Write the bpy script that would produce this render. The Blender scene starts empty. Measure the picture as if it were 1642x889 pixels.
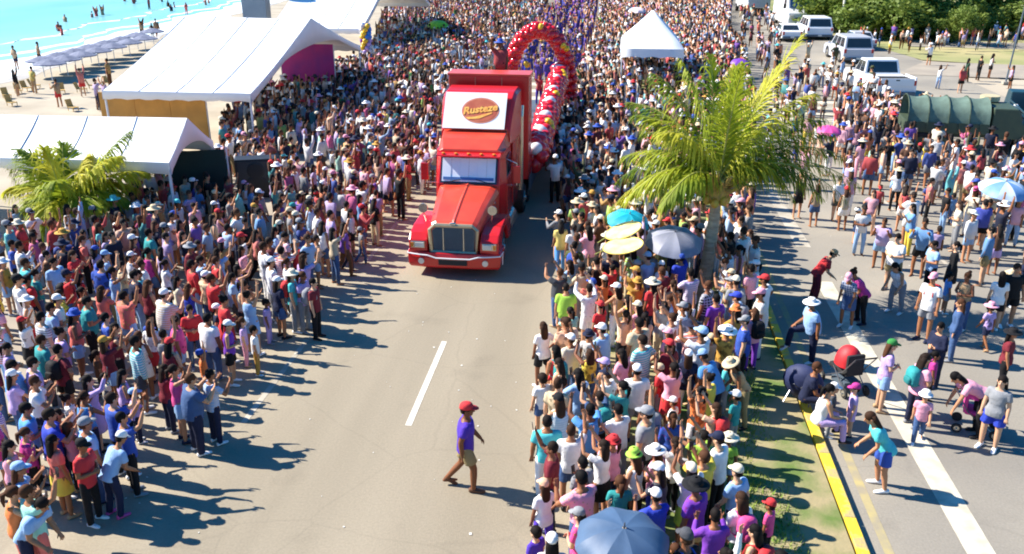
import bpy, math, random, time
import numpy as np
from mathutils import Vector, Matrix
T0 = time.time()
random.seed(7); RNG = np.random.default_rng(11)
SC = bpy.context.scene
COL = SC.collection
R = math.radians

# ------------------------------------------------------------------ camera
FPX, CAMH, HOR, VX = 1400.0, 9.5, -110.0, 995.0          # focal length in px of a 1642 px wide frame
PITCH = math.atan((444.5 - HOR) / FPX)
YAW = math.atan((VX - 821) / (FPX / math.cos(PITCH)))
cam_data = bpy.data.cameras.new('camera')
cam = bpy.data.objects.new('camera', cam_data); COL.objects.link(cam)
cam_data.sensor_width = 36; cam_data.lens = FPX / 1642 * 36
cam_data.clip_end = 3000; cam_data.clip_start = 0.1
cam.location = (0, 0, CAMH)
cam.rotation_euler = (math.pi / 2 - PITCH, 0, YAW)
SC.camera = cam
_F = np.array([-math.sin(YAW) * math.cos(PITCH), math.cos(YAW) * math.cos(PITCH), -math.sin(PITCH)])
_R = np.array([math.cos(YAW), math.sin(YAW), 0.0]); _U = np.cross(_R, _F)
def G(x, y, z=0.0):
    """photo pixel -> point of the place at height z"""
    d = _F * FPX + _R * (x - 821) + _U * (444.5 - y)
    t = (z - CAMH) / d[2]
    return (d[0] * t, d[1] * t)
def P(X, Y, Z=0.0):
    v = np.array([X, Y, Z - CAMH]); a = v @ _F
    return 821 + FPX * (v @ _R) / a, 444.5 - FPX * (v @ _U) / a

# ------------------------------------------------------------------ light
SUN_EL, SUN_DIR = R(41), R(-9)                            # shadows run along SUN_DIR (x to the right)
w = bpy.data.worlds.new('World'); SC.world = w; w.use_nodes = True
nt = w.node_tree; nt.nodes.clear()
sky = nt.nodes.new('ShaderNodeTexSky'); sky.sky_type = 'NISHITA'; sky.sun_disc = False
sky.sun_elevation = SUN_EL
# the sun stands opposite to the shadows; rotation counts clockwise from +Y
_sx, _sy = -math.cos(SUN_DIR), -math.sin(SUN_DIR)
sky.sun_rotation = math.atan2(_sx, _sy) % (2 * math.pi)
sky.air_density = 1.0; sky.dust_density = 0.6; sky.ozone_density = 4.0
bg = nt.nodes.new('ShaderNodeBackground'); bg.inputs['Strength'].default_value = 0.092
out = nt.nodes.new('ShaderNodeOutputWorld')
hs_ = nt.nodes.new('ShaderNodeHueSaturation'); hs_.inputs['Saturation'].default_value = 1.75
nt.links.new(sky.outputs[0], hs_.inputs['Color']); nt.links.new(hs_.outputs[0], bg.inputs[0]); nt.links.new(bg.outputs[0], out.inputs[0])
sl = bpy.data.lights.new('sun', 'SUN'); sl.energy = 5.0; sl.angle = R(0.5); sl.color = (1.0, 0.93, 0.82)
so = bpy.data.objects.new('sun', sl); COL.objects.link(so)
so.rotation_euler = Vector((math.cos(SUN_DIR) * math.cos(SUN_EL), math.sin(SUN_DIR) * math.cos(SUN_EL), -math.sin(SUN_EL))).to_track_quat('-Z', 'Y').to_euler()
so.location = (-40, 10, 40)
SC.view_settings.view_transform = 'Standard'; SC.view_settings.look = 'None'
SC.view_settings.gamma = 1; SC.view_settings.exposure = 1.1
SC.render.engine = 'CYCLES'; SC.cycles.filter_width = 1.9
SC.cycles.max_bounces = 6; SC.cycles.diffuse_bounces = 3; SC.cycles.transparent_max_bounces = 6

# ------------------------------------------------------------------ materials
def srgb(h):
    if isinstance(h, str):
        c = [int(h[i:i + 2], 16) / 255 for i in (0, 2, 4)]
    else:
        c = h
    return tuple(((v / 12.92) if v <= .04045 else ((v + .055) / 1.055) ** 2.4) for v in c)
MATS = {}
def mat(name, col, rough=.6, col2=None, scale=4., detail=4., bump=0., bscale=30., metal=0., spec=.5, coords='Object', trans=0., lo=.35, hi=.65, stretch=None, alpha=1.):
    if name in MATS: return MATS[name]
    m = bpy.data.materials.new(name); m.use_nodes = True
    n = m.node_tree.nodes; l = m.node_tree.links; b = n['Principled BSDF']
    b.inputs['Roughness'].default_value = rough; b.inputs['Metallic'].default_value = metal
    b.inputs['Specular IOR Level'].default_value = spec
    if trans: b.inputs['Transmission Weight'].default_value = trans
    tc = n.new('ShaderNodeTexCoord'); src = tc.outputs[coords]
    if stretch:
        mp = n.new('ShaderNodeMapping'); mp.inputs['Scale'].default_value = stretch; l.new(src, mp.inputs[0]); src = mp.outputs[0]
    if col2 is None: col2 = tuple(c * .88 for c in col[:3])
    ns = n.new('ShaderNodeTexNoise'); ns.inputs['Scale'].default_value = scale; ns.inputs['Detail'].default_value = detail
    l.new(src, ns.inputs['Vector'])
    mr = n.new('ShaderNodeMapRange'); mr.inputs[1].default_value = lo; mr.inputs[2].default_value = hi
    l.new(ns.outputs['Fac'], mr.inputs[0])
    mx = n.new('ShaderNodeMix'); mx.data_type = 'RGBA'
    mx.inputs[6].default_value = (*col[:3], 1); mx.inputs[7].default_value = (*col2[:3], 1)
    l.new(mr.outputs[0], mx.inputs[0]); l.new(mx.outputs[2], b.inputs['Base Color'])
    if bump:
        n2 = n.new('ShaderNodeTexNoise'); n2.inputs['Scale'].default_value = bscale; n2.inputs['Detail'].default_value = 3
        l.new(src, n2.inputs['Vector'])
        bp = n.new('ShaderNodeBump'); bp.inputs['Strength'].default_value = bump; bp.inputs['Distance'].default_value = .02
        l.new(n2.outputs['Fac'], bp.inputs['Height']); l.new(bp.outputs[0], b.inputs['Normal'])
    MATS[name] = m
    return m
def tint_mat(name, rough=.8, mode='plain', spec=.3, from_attr=False):
    """the colour comes with the object (or with the mesh's colour attribute)"""
    if name in MATS: return MATS[name]
    m = bpy.data.materials.new(name); m.use_nodes = True
    n = m.node_tree.nodes; l = m.node_tree.links; b = n['Principled BSDF']
    b.inputs['Roughness'].default_value = rough; b.inputs['Specular IOR Level'].default_value = spec
    if from_attr:
        a = n.new('ShaderNodeAttribute'); a.attribute_name = 'tint'; base = a.outputs['Color']
    else:
        a = n.new('ShaderNodeObjectInfo'); base = a.outputs['Color']
    tc = n.new('ShaderNodeTexCoord')
    def mixc(fac, A, B):
        mx = n.new('ShaderNodeMix'); mx.data_type = 'RGBA'
        l.new(fac, mx.inputs[0])
        if hasattr(A, 'links'): l.new(A, mx.inputs[6])
        else: mx.inputs[6].default_value = A
        if hasattr(B, 'links'): l.new(B, mx.inputs[7])
        else: mx.inputs[7].default_value = B
        return mx.outputs[2]
    def shade(f, src):
        h = n.new('ShaderNodeHueSaturation'); h.inputs['Value'].default_value = f; l.new(src, h.inputs['Color']); return h.outputs[0]
    colr = base
    if mode == 'stripe':
        wv = n.new('ShaderNodeTexWave'); wv.bands_direction = 'Z'; wv.inputs['Scale'].default_value = 6
        l.new(tc.outputs['Object'], wv.inputs[0])
        mr = n.new('ShaderNodeMapRange'); mr.inputs[1].default_value = .45; mr.inputs[2].default_value = .55; l.new(wv.outputs['Fac'], mr.inputs[0])
        colr = mixc(mr.outputs[0], base, (.75, .75, .78, 1))
    elif mode == 'print':
        vo = n.new('ShaderNodeTexVoronoi'); vo.inputs['Scale'].default_value = 14; l.new(tc.outputs['Object'], vo.inputs['Vector'])
        mr = n.new('ShaderNodeMapRange'); mr.inputs[1].default_value = .22; mr.inputs[2].default_value = .3; l.new(vo.outputs['Distance'], mr.inputs[0])
        hs = n.new('ShaderNodeHueSaturation'); hs.inputs['Hue'].default_value = .62; hs.inputs['Value'].default_value = .6; l.new(base, hs.inputs['Color'])
        colr = mixc(mr.outputs[0], hs.outputs[0], base)
    elif mode == 'chest':                                  # a printed patch front and back, no lettering
        vo = n.new('ShaderNodeTexNoise'); vo.inputs['Scale'].default_value = 5; l.new(tc.outputs['Object'], vo.inputs['Vector'])
        mr = n.new('ShaderNodeMapRange'); mr.inputs[1].default_value = .58; mr.inputs[2].default_value = .62; l.new(vo.outputs['Fac'], mr.inputs[0])
        colr = mixc(mr.outputs[0], base, shade(.35, base))
    elif mode == 'plaid':
        f = None
        for d in ('Z', 'X'):
            wv = n.new('ShaderNodeTexWave'); wv.bands_direction = d; wv.inputs['Scale'].default_value = 4.5
            l.new(tc.outputs['Object'], wv.inputs[0])
            mr = n.new('ShaderNodeMapRange'); mr.inputs[1].default_value = .6; mr.inputs[2].default_value = .7; mr.inputs[4].default_value = .6; l.new(wv.outputs['Fac'], mr.inputs[0])
            colr = mixc(mr.outputs[0], colr, (.6, .6, .66, 1))
    if mode != 'skin':
        ns = n.new('ShaderNodeTexNoise'); ns.inputs['Scale'].default_value = 7; ns.inputs['Detail'].default_value = 3
        l.new(tc.outputs['Object'], ns.inputs['Vector'])
        mr = n.new('ShaderNodeMapRange'); mr.inputs[1].default_value = .3; mr.inputs[2].default_value = .7; l.new(ns.outputs['Fac'], mr.inputs[0])
        colr = mixc(mr.outputs[0], shade(.86, colr), colr)
        if not from_attr:
            bp = n.new('ShaderNodeBump'); bp.inputs['Strength'].default_value = .8; bp.inputs['Distance'].default_value = .03
            l.new(ns.outputs['Fac'], bp.inputs['Height']); l.new(bp.outputs[0], b.inputs['Normal'])
    l.new(colr, b.inputs['Base Color'])
    MATS[name] = m
    return m

# ------------------------------------------------------------------ mesh building
class MB:
    """collects shapes for one mesh"""
    def __init__(s): s.v = []; s.f = []; s.m = []; s.n = 0; s.mi = 0
    def add(s, vs, fs):
        vs = [tuple(v) for v in vs]
        s.v += vs; s.f += [tuple(i + s.n for i in f) for f in fs]; s.m += [s.mi] * len(fs); s.n += len(vs)
        return s
    def box(s, c, sz, rot=None, taper=1.0):
        hx, hy, hz = sz[0] / 2, sz[1] / 2, sz[2] / 2
        vs = []
        for z, t in ((-hz, 1), (hz, taper)):
            for x, y in ((-hx, -hy), (hx, -hy), (hx, hy), (-hx, hy)):
                v = Vector((x * t, y * t, z))
                if rot is not None: v = rot @ v
                vs.append((v[0] + c[0], v[1] + c[1], v[2] + c[2]))
        return s.add(vs, [(3, 2, 1, 0), (4, 5, 6, 7), (0, 1, 5, 4), (1, 2, 6, 5), (2, 3, 7, 6), (3, 0, 4, 7)])
    def loft(s, rings, caps=True, close=True):
        n = len(rings[0]); vs = [p for r in rings for p in r]; fs = []
        for i in range(len(rings) - 1):
            for j in range(n if close else n - 1):
                k = (j + 1) % n
                fs.append((i * n + j, i * n + k, (i + 1) * n + k, (i + 1) * n + j))
        if caps:
            fs.append(tuple(range(n - 1, -1, -1))); fs.append(tuple((len(rings) - 1) * n + j for j in range(n)))
        return s.add(vs, fs)
    def tube(s, pts, rads, n=8, rnd=False, caps=True):
        pts = [Vector(p) for p in pts]
        if not hasattr(rads, '__len__'): rads = [rads] * len(pts)
        rads = list(rads)
        if rnd:
            d0 = (pts[0] - pts[1]).normalized(); d1 = (pts[-1] - pts[-2]).normalized(); r0, r1 = rads[0], rads[-1]
            pts = [pts[0] + d0 * r0 * .95, pts[0] + d0 * r0 * .6] + pts + [pts[-1] + d1 * r1 * .6, pts[-1] + d1 * r1 * .95]
            rads = [r0 * .3, r0 * .8] + rads + [r1 * .8, r1 * .3]
        rings = []; up = None
        for i, p in enumerate(pts):
            d = (pts[min(i + 1, len(pts) - 1)] - pts[max(i - 1, 0)])
            d = d.normalized() if d.length > 1e-9 else Vector((0, 0, 1))
            if up is None: up = Vector((0, 0, 1)) if abs(d.z) < .9 else Vector((1, 0, 0))
            a = d.cross(up).normalized(); b = a.cross(d).normalized(); up = b
            rings.append([p + (a * math.cos(t) + b * math.sin(t)) * rads[i] for t in (2 * math.pi * k / n for k in range(n))])
        return s.loft(rings, caps)
    def ell(s, c, r, M=None, n=12, m=7):
        c = Vector(c); rings = []
        for i in range(1, m):
            ph = math.pi * i / m - math.pi / 2
            ring = []
            for k in range(n):
                t = 2 * math.pi * k / n
                v = Vector((math.cos(ph) * math.cos(t) * r[0], math.cos(ph) * math.sin(t) * r[1], math.sin(ph) * r[2]))
                ring.append(c + (M @ v if M is not None else v))
            rings.append(ring)
        return s.loft(rings)
    def revolve(s, prof, n=16, c=(0, 0, 0), caps=False):
        rings = [[(c[0] + r * math.cos(2 * math.pi * k / n), c[1] + r * math.sin(2 * math.pi * k / n), c[2] + z) for k in range(n)] for r, z in prof]
        return s.loft(rings, caps)
    def prism(s, poly, x0, x1, axis='x'):
        """outline (a, z) extruded across x (or y)"""
        n = len(poly)
        f = (lambda a, z, q: (q, a, z)) if axis == 'x' else (lambda a, z, q: (a, q, z))
        vs = [f(a, z, x0) for a, z in poly] + [f(a, z, x1) for a, z in poly]
        fs = [(i, (i + 1) % n, n + (i + 1) % n, n + i) for i in range(n)] + [tuple(range(n - 1, -1, -1)), tuple(range(n, 2 * n))]
        return s.add(vs, fs)
    def mesh(s, name, mats, smooth=False):
        me = bpy.data.meshes.new(name); me.from_pydata(s.v, [], s.f)
        for m in (mats if isinstance(mats, (list, tuple)) else [mats]): me.materials.append(m)
        if any(s.m): me.polygons.foreach_set('material_index', s.m)
        me.validate(); me.update()
        bm_fix(me)
        if smooth: me.polygons.foreach_set('use_smooth', [True] * len(me.polygons))
        return me
import bmesh
def bm_fix(me):
    b = bmesh.new(); b.from_mesh(me); bmesh.ops.recalc_face_normals(b, faces=b.faces); b.to_mesh(me); b.free()
def bevel_mesh(me, off, seg=2):
    b = bmesh.new(); b.from_mesh(me)
    bmesh.ops.bevel(b, geom=[e for e in b.edges if len(e.link_faces) == 2 and e.calc_face_angle(0) > .5], offset=off, segments=seg, affect='EDGES', profile=.6, clamp_overlap=True)
    b.to_mesh(me); b.free(); return me
def link(name, me, parent=None, loc=None, M=None, color=None):
    o = bpy.data.objects.new(name, me); COL.objects.link(o)
    if parent is not None: o.parent = parent
    if M is not None: o.matrix_local = M
    elif loc is not None: o.location = loc
    if color is not None: o.color = (*color[:3], 1)
    return o
def obj(name, mb, m, parent=None, smooth=False, bevel=0, **k):
    me = mb.mesh(name, m, smooth)
    if bevel: bevel_mesh(me, bevel)
    return link(name, me, parent, **k)
def tag(o, label, cat, group=None):
    o['label'] = label; o['category'] = cat
    if group: o['group'] = group
    return o
def thing(name, label, cat, loc=(0, 0, 0), rz=0., group=None):
    o = bpy.data.objects.new(name, None); COL.objects.link(o); o.empty_display_size = .2
    o.location = loc; o.rotation_euler = (0, 0, rz)
    return tag(o, label, cat, group)
def kind(o, k): o['kind'] = k; return o
def copy_tree(o, parent=None):
    c = o.copy(); COL.objects.link(c)
    if parent is not None:
        c.parent = parent; c.matrix_parent_inverse = o.matrix_parent_inverse
    for ch in list(o.children): copy_tree(ch, c)
    return c
def sheet(name, pts, z, m, k='structure', nsub=1):
    me = bpy.data.meshes.new(name); me.from_pydata([(p[0], p[1], z) for p in pts], [], [tuple(range(len(pts)))])
    me.materials.append(m); me.update()
    o = link(name, me)
    if k: o['kind'] = k
    return o

# ------------------------------------------------------------------ ground, sea, roads
m_land = mat('dry_ground', (.36, .30, .22), .95, (.46, .40, .30), scale=.15, detail=6, bump=.4, bscale=6)
m_sand = mat('beach_sand', (.44, .385, .29), .95, (.34, .29, .215), scale=.35, detail=7, bump=.5, bscale=3)
m_road = mat('worn_road', (.352, .300, .216), .85, (.258, .219, .155), scale=.14, detail=6, bump=.25, bscale=40, stretch=(2.6, .22, 1), lo=.36, hi=.64)
m_lot = mat('sunbleached_concrete', (.325, .290, .230), .9, (.225, .205, .172), scale=.2, detail=6, bump=.25, bscale=30)
m_walk = mat('promenade_paving', (.36, .31, .24), .9, (.29, .25, .20), scale=.6, detail=5)
m_sea = mat('turquoise_water', (.15, .42, .46), .3, (.30, .58, .60), scale=.05, detail=5, bump=.5, bscale=.6, stretch=(1, .45, 1), spec=.35)
m_foam = mat('sea_foam', (.80, .84, .84), .8, (.66, .78, .80), scale=.6, detail=6)
m_wet = mat('wet_sand', (.40, .37, .33), .5, (.55, .50, .42), scale=.3, detail=5)
m_white = mat('white_road_paint', (.60, .56, .44), .8, (.42, .37, .28), scale=3, detail=7, lo=.42, hi=.72)
m_wfaint = mat('worn_white_paint', (.48, .44, .36), .8, (.34, .30, .23), scale=2, detail=6)
m_yel = mat('yellow_kerb_paint', (.74, .53, .035), .7, (.42, .34, .16), scale=3.5, detail=8, lo=.5, hi=.66, bump=.4)
m_kerb = mat('kerb_concrete', (.42, .38, .31), .9, (.30, .27, .22), scale=2)
m_verge = mat('median_soil', (.11, .17, .035), .95, (.32, .265, .14), scale=.75, detail=7, lo=.40, hi=.56, bump=.6, bscale=12)
m_grass = mat('grass_blades', (.14, .25, .03), .8, (.32, .36, .05), scale=1.2)
m_lawn = mat('park_lawn', (.14, .20, .05), .95, (.40, .34, .16), scale=.09, detail=6, bump=.5, bscale=4)

S = 1500
kind(link('ground', (lambda me: (me.from_pydata([(-60, -60, -.05), (S, -60, -.05), (S, S, -.05), (-60, S, -.05)], [], [(0, 1, 2, 3)]), me.materials.append(m_land), me)[2])(bpy.data.meshes.new('ground'))), 'structure')
# shoreline (x at a given y), sand between it and the promenade
shore = [(-60, -32), (0, -36.5), (20, -38.5), (40, -41.5), (52, -43.2), (60, -44.5), (75, -46), (97, -48.3), (119, -50.3), (160, -54), (260, -62), (500, -80), (S, -120)]
def shore_x(y):
    for (a, xa), (b, xb) in zip(shore, shore[1:]):
        if y <= b: return xa + (xb - xa) * (y - a) / (b - a)
    return shore[-1][1]
ys = [-60 + i * 1.5 for i in range(210)] + [300, 400, 600, 900, S]
def strip(name, fx0, fx1, z, m, k='structure'):
    vs = []; fs = []
    for y in ys: vs += [(fx0(y), y, z), (fx1(y), y, z)]
    for i in range(len(ys) - 1): fs.append((2 * i, 2 * i + 1, 2 * i + 3, 2 * i + 2))
    me = bpy.data.meshes.new(name); me.from_pydata(vs, [], fs); me.materials.append(m)
    return kind(link(name, me), k)
def wob(y, a, s): return a * (math.sin(y * .31 + s) + .6 * math.sin(y * .83 + 2 * s) + .35 * math.sin(y * 2.1 + 3 * s))
strip('sand', lambda y: shore_x(y) - 6, lambda y: -15.6, -.03, m_sand)
strip('sea', lambda y: -1500, lambda y: shore_x(y) + wob(y, .5, 1), -.012, m_sea)
strip('wet_sand', lambda y: shore_x(y) + wob(y, .5, 1), lambda y: shore_x(y) + 2.8 + wob(y, .5, 2), -.020, m_wet)
strip('foam', lambda y: shore_x(y) - 2.4 + wob(y, .7, 4), lambda y: shore_x(y) + 2.4 + wob(y, .35, 5), -.004, m_foam)
strip('foam', lambda y: shore_x(y) - 4.4 + wob(y, .7, 9), lambda y: shore_x(y) - 3.7 + wob(y, .75, 9.4), -.004, m_foam)
strip('foam', lambda y: shore_x(y) - 9.0 + wob(y, .8, 7), lambda y: shore_x(y) - 8.8 + wob(y, .9, 7.5), -.004, m_foam)
# promenade, roads, median
kind(obj('promenade', MB().box((-13.4, 250, -.02), (5.0, 620, .22)), m_walk), 'structure')
sheet('road', [(-10.9, -60), (-.1, -60), (-.1, 560), (-10.9, 560)], 0, m_road)
sheet('road', [(4.5, -60), (24, -60), (24, 560), (4.5, 560)], 0, m_lot)
kind(obj('median', MB().box((2.15, 250, .02), (4.1, 620, .20)), m_verge), 'structure')
MED_Z = .12
kb = MB(); y = -10.0
kerb = kind(link('kerb', None), 'structure')
me_k = bevel_mesh(MB().box((0, 0, .07), (.19, 1.992, .16)).mesh('kerb_block', m_yel), .010)
me_k2 = bevel_mesh(MB().box((0, 0, .07), (.17, 1.97, .16)).mesh('kerb_block', m_kerb), .025)
for i in range(44):
    o = link('kerb_block', me_k, kerb, loc=(4.34 + random.uniform(-.006, .006), 4 + 2 * i, 0))
for i in range(44):
    o = link('kerb_block', me_k2, kerb, loc=(.005, 4 + 2 * i, 0))
# gutter line beside the kerb
sheet('road_marking', [(4.74, 4), (4.90, 4), (4.90, 34), (4.74, 34)], .004, mat('worn_yellow_paint', (.42, .345, .15), .85, (.30, .26, .18), scale=3, detail=7))
# lane lines
def mark(x0, x1, y0, y1, m=None): return sheet('road_marking', [(x0, y0), (x1, y0), (x1, y1), (x0, y1)], .005, m or m_white)
m_wd = mat('white_dash_paint', (.74, .71, .62), .8, (.50, .45, .36), scale=4, detail=7, lo=.5, hi=.75)
mark(-3.99, -3.86, 15.3, 19.3, m_wd)
for i in range(1, 12): mark(-3.99, -3.86, 15.3 + 9.6 * i, 19.2 + 9.6 * i)
mark(-3.99, -3.86, 5.6, 8.4)
for i in range(-1, 12): mark(-7.42, -7.29, 15.0 + 9.6 * i, 19.0 + 9.6 * i, m_wfaint)
mark(6.08, 6.55, 5, 24.5); mark(6.08, 6.55, 27.5, 48, m_wfaint)
mark(10.3, 10.42, 12, 20.5, m_wfaint); mark(10.3, 10.42, 26, 34, m_wfaint)
for i in range(4):
    mark(-10.5, -.3, 53.0 + i * 2.6, 54.1 + i * 2.6); mark(4.8, 14.5, 48.3 + i * 1.8, 49.0 + i * 1.8)
# lawn and park ground in the far right corner
sheet('lawn', [(24.2, 74), (38, 68), (90, 62), (240, 70), (240, 400), (60, 400), (17, 128), (20, 100)], .01, m_lawn)
sheet('path', [(26, 83), (60, 79), (120, 82), (120, 86), (60, 84), (27, 88)], .016, m_lot)
sheet('path', [(20, 66), (60, 60), (60, 67), (24, 73)], .018, m_walk)
# grass tufts on the median: blades nobody could count
v = []; f = []
for i in range(9000):
    Y = 8 + 17 * random.random() ** 1.2; X = 1.4 + 2.1 * random.betavariate(2.4, 1.6)
    if math.sin(X * 3.1 + Y * 1.3) + math.sin(Y * 2.3 - X) < -.5: continue
    h = random.uniform(.04, .11); a = random.uniform(0, 6.28); wd = random.uniform(.008, .016)
    dx, dy = math.cos(a) * wd, math.sin(a) * wd; n = len(v)
    tx, ty = random.uniform(-.05, .05), random.uniform(-.05, .05)
    v += [(X - dx, Y - dy, MED_Z), (X + dx, Y + dy, MED_Z), (X + tx, Y + ty, MED_Z + h)]; f.append((n, n + 1, n + 2))
me = bpy.data.meshes.new('grass'); me.from_pydata(v, [], f); me.materials.append(m_grass)
kind(link('grass', me), 'stuff')
# scraps of paper trodden on the road
mb = MB()
for i in range(95):
    if i < 55: X, Y = random.uniform(-9, -.6), random.uniform(9, 24)
    else: X, Y = random.uniform(4.8, 15), random.uniform(10, 40)
    a = Matrix.Rotation(random.uniform(0, 6), 3, 'Z'); s_ = random.uniform(.012, .045)
    mb.box((X, Y, .010), (s_, s_ * random.uniform(.5, 1.4), .006), a)
obj('litter', mb, mat('paper', (.75, .73, .66), .8)); kind(bpy.data.objects['litter'], 'stuff')

# grain, hairline cracks and oil stains in the road surfaces
def wear(m, crack=.16):
    n = m.node_tree.nodes; l = m.node_tree.links; b = n['Principled BSDF']; src = b.inputs['Base Color'].links[0].from_socket
    tc = n.new('ShaderNodeTexCoord')
    def mul(fac_out, lo, hi, f0, f1, s_):
        mr = n.new('ShaderNodeMapRange'); mr.inputs[1].default_value = lo; mr.inputs[2].default_value = hi; mr.inputs[3].default_value = f0; mr.inputs[4].default_value = f1
        l.new(fac_out, mr.inputs[0]); h = n.new('ShaderNodeHueSaturation'); l.new(mr.outputs[0], h.inputs['Value']); l.new(s_, h.inputs['Color']); return h.outputs[0]
    g = n.new('ShaderNodeTexNoise'); g.inputs['Scale'].default_value = 22; g.inputs['Detail'].default_value = 4; l.new(tc.outputs['Object'], g.inputs['Vector'])
    src = mul(g.outputs['Fac'], .3, .7, .90, 1.07, src)
    w_ = n.new('ShaderNodeTexNoise'); w_.inputs['Scale'].default_value = .8; w_.inputs['Detail'].default_value = 5; l.new(tc.outputs['Object'], w_.inputs['Vector'])
    mx = n.new('ShaderNodeMix'); mx.data_type = 'VECTOR'; mx.inputs[0].default_value = .25; l.new(tc.outputs['Object'], mx.inputs[4]); l.new(w_.outputs['Color'], mx.inputs[5])
    v = n.new('ShaderNodeTexVoronoi'); v.feature = 'DISTANCE_TO_EDGE'; v.inputs['Scale'].default_value = .42; l.new(mx.outputs[1], v.inputs['Vector'])
    src = mul(v.outputs['Distance'], .002, .010, 1 - crack, 1, src)
    st = n.new('ShaderNodeTexNoise'); st.inputs['Scale'].default_value = .55; st.inputs['Detail'].default_value = 6; l.new(tc.outputs['Object'], st.inputs['Vector'])
    src = mul(st.outputs['Fac'], .60, .72, 1, .84, src)
    l.new(src, b.inputs['Base Color'])
wear(m_road, .07); wear(m_lot, .07)
# ------------------------------------------------------------------ tents
m_tent = mat('white_tent_vinyl', (.84, .85, .88), .55, (.78, .80, .84), scale=.8, bump=.35, bscale=1.6)
m_pole = mat('painted_pole', (.74, .76, .80), .45)
m_dark = mat('black_cloth', (.02, .022, .028), .8)
def tent(x0, x1, y0, y1, ze, zr, label, arch=True, group='white event tents along the promenade'):
    cx, cy = (x0 + x1) / 2, (y0 + y1) / 2
    t = thing('event_tent', label, 'tent', (cx, cy, 0), 0, group)
    hx, hy = (x1 - x0) / 2, (y1 - y0) / 2
    # roof: two gently sagging slopes with thickness, ridge along x
    nx, ny = 14, 12
    for sgn in (-1, 1):
        top = []
        for i in range(nx + 1):
            row = []
            for j in range(ny + 1):
                u = i / nx; q = j / ny
                xx = -hx + 2 * hx * u; yy = sgn * hy * (1 - q)
                zz = ze + (zr - ze) * (q ** 1.12) - .10 * math.sin(math.pi * ((u * 3) % 1)) * math.sin(math.pi * q) + .02 * math.sin(9 * u + 5 * q)
                row.append((xx, yy, zz))
            top.append(row)
        vs = [p for r in top for p in r] + [(p[0], p[1], p[2] - .03) for r in top for p in r]
        N = (nx + 1) * (ny + 1); fs = []
        for i in range(nx):
            for j in range(ny):
                a, b, c, d = i * (ny + 1) + j, (i + 1) * (ny + 1) + j, (i + 1) * (ny + 1) + j + 1, i * (ny + 1) + j + 1
                fs += [(a, b, c, d), (N + d, N + c, N + b, N + a)]
        obj('roof', MB().add(vs, fs), m_tent, t, smooth=True)
    # stitched seams running up both slopes, and a ridge tape
    m_seam = mat('tent_seam', (.55, .57, .62), .6)
    for i in range(1, int((x1 - x0) / 1.6)):
        u = i / int((x1 - x0) / 1.6); xx = -hx + 2 * hx * u
        for sgn in (-1, 1):
            obj('seam', MB().tube([(xx, sgn * hy * (1 - q), ze + (zr - ze) * (q ** 1.12) - .10 * math.sin(math.pi * ((u * 3) % 1)) * math.sin(math.pi * q) + .02 * math.sin(9 * u + 5 * q) + .006) for q in [k / 8 for k in range(9)]], .022, 5), m_seam, t)
    # valance along the eaves
    for sgn in (-1, 1):
        top = [(-hx + 2 * hx * i / 24, sgn * (hy + .02), ze + .01) for i in range(25)]
        bot = [(p[0], sgn * (hy + .05), ze - .34 - .03 * math.sin(i * 1.9)) for i, p in enumerate(top)]
        vs = top + bot + [(p[0], p[1] - sgn * .03, p[2]) for p in top + bot]
        fs = []
        for i in range(24):
            fs += [(i, i + 1, 26 + i, 25 + i), (50 + i + 1, 50 + i, 75 + i, 76 + i), (25 + i, 26 + i, 76 + i, 75 + i)]
        obj('valance', MB().add(vs, fs), m_tent, t, smooth=True)
    # gable cloths with an arched opening
    for sx in (-1, 1):
        n = 20; vs = []; fs = []
        for i in range(n + 1):
            q = i / n; yy = -hy + 2 * hy * q; e = 1 - abs(2 * q - 1)
            zt = ze + (zr - ze) * (e ** 1.12) + .01
            zb = ze - .38 + (zr - ze) * .62 * math.sin(math.pi * q) ** .6 if arch else ze - .3
            zb = min(zb, zt - .3)
            for k, (xo, z) in enumerate(((.02, zt), (.05, zb), (-.01, zt), (.0, zb))): vs.append((sx * (hx + xo), yy, z))
        for i in range(n):
            a = 4 * i; b = a + 4
            fs += [(a, b, b + 1, a + 1), (b + 2, a + 2, a + 3, b + 3), (a + 1, b + 1, b + 3, a + 3)]
        obj('gable', MB().add(vs, fs), m_tent, t, smooth=True)
    np_ = max(2, int(round((x1 - x0) / 5)) + 1)
    for i in range(np_):
        for sgn in (-1, 1):
            xx = -hx + .06 + (2 * hx - .12) * i / (np_ - 1)
            obj('pole', MB().tube([(xx, sgn * (hy - .06), -.02), (xx, sgn * (hy - .06), ze)], .05, 8), m_pole, t)
    return t
tent(-22.6, -15.75, 36.8, 54.2, 2.9, 5.3, 'large white gable tent over the orange stall wall, beside the beach')
tent(-25.3, -18.4, 63.8, 88.5, 2.9, 7.6, 'white gable tent farthest away behind the large one, cut by the top edge')
tent(-31.5, -13.95, 25.7, 28.9, 2.65, 3.75, 'long low white tent behind the small palm at the left edge')
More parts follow.
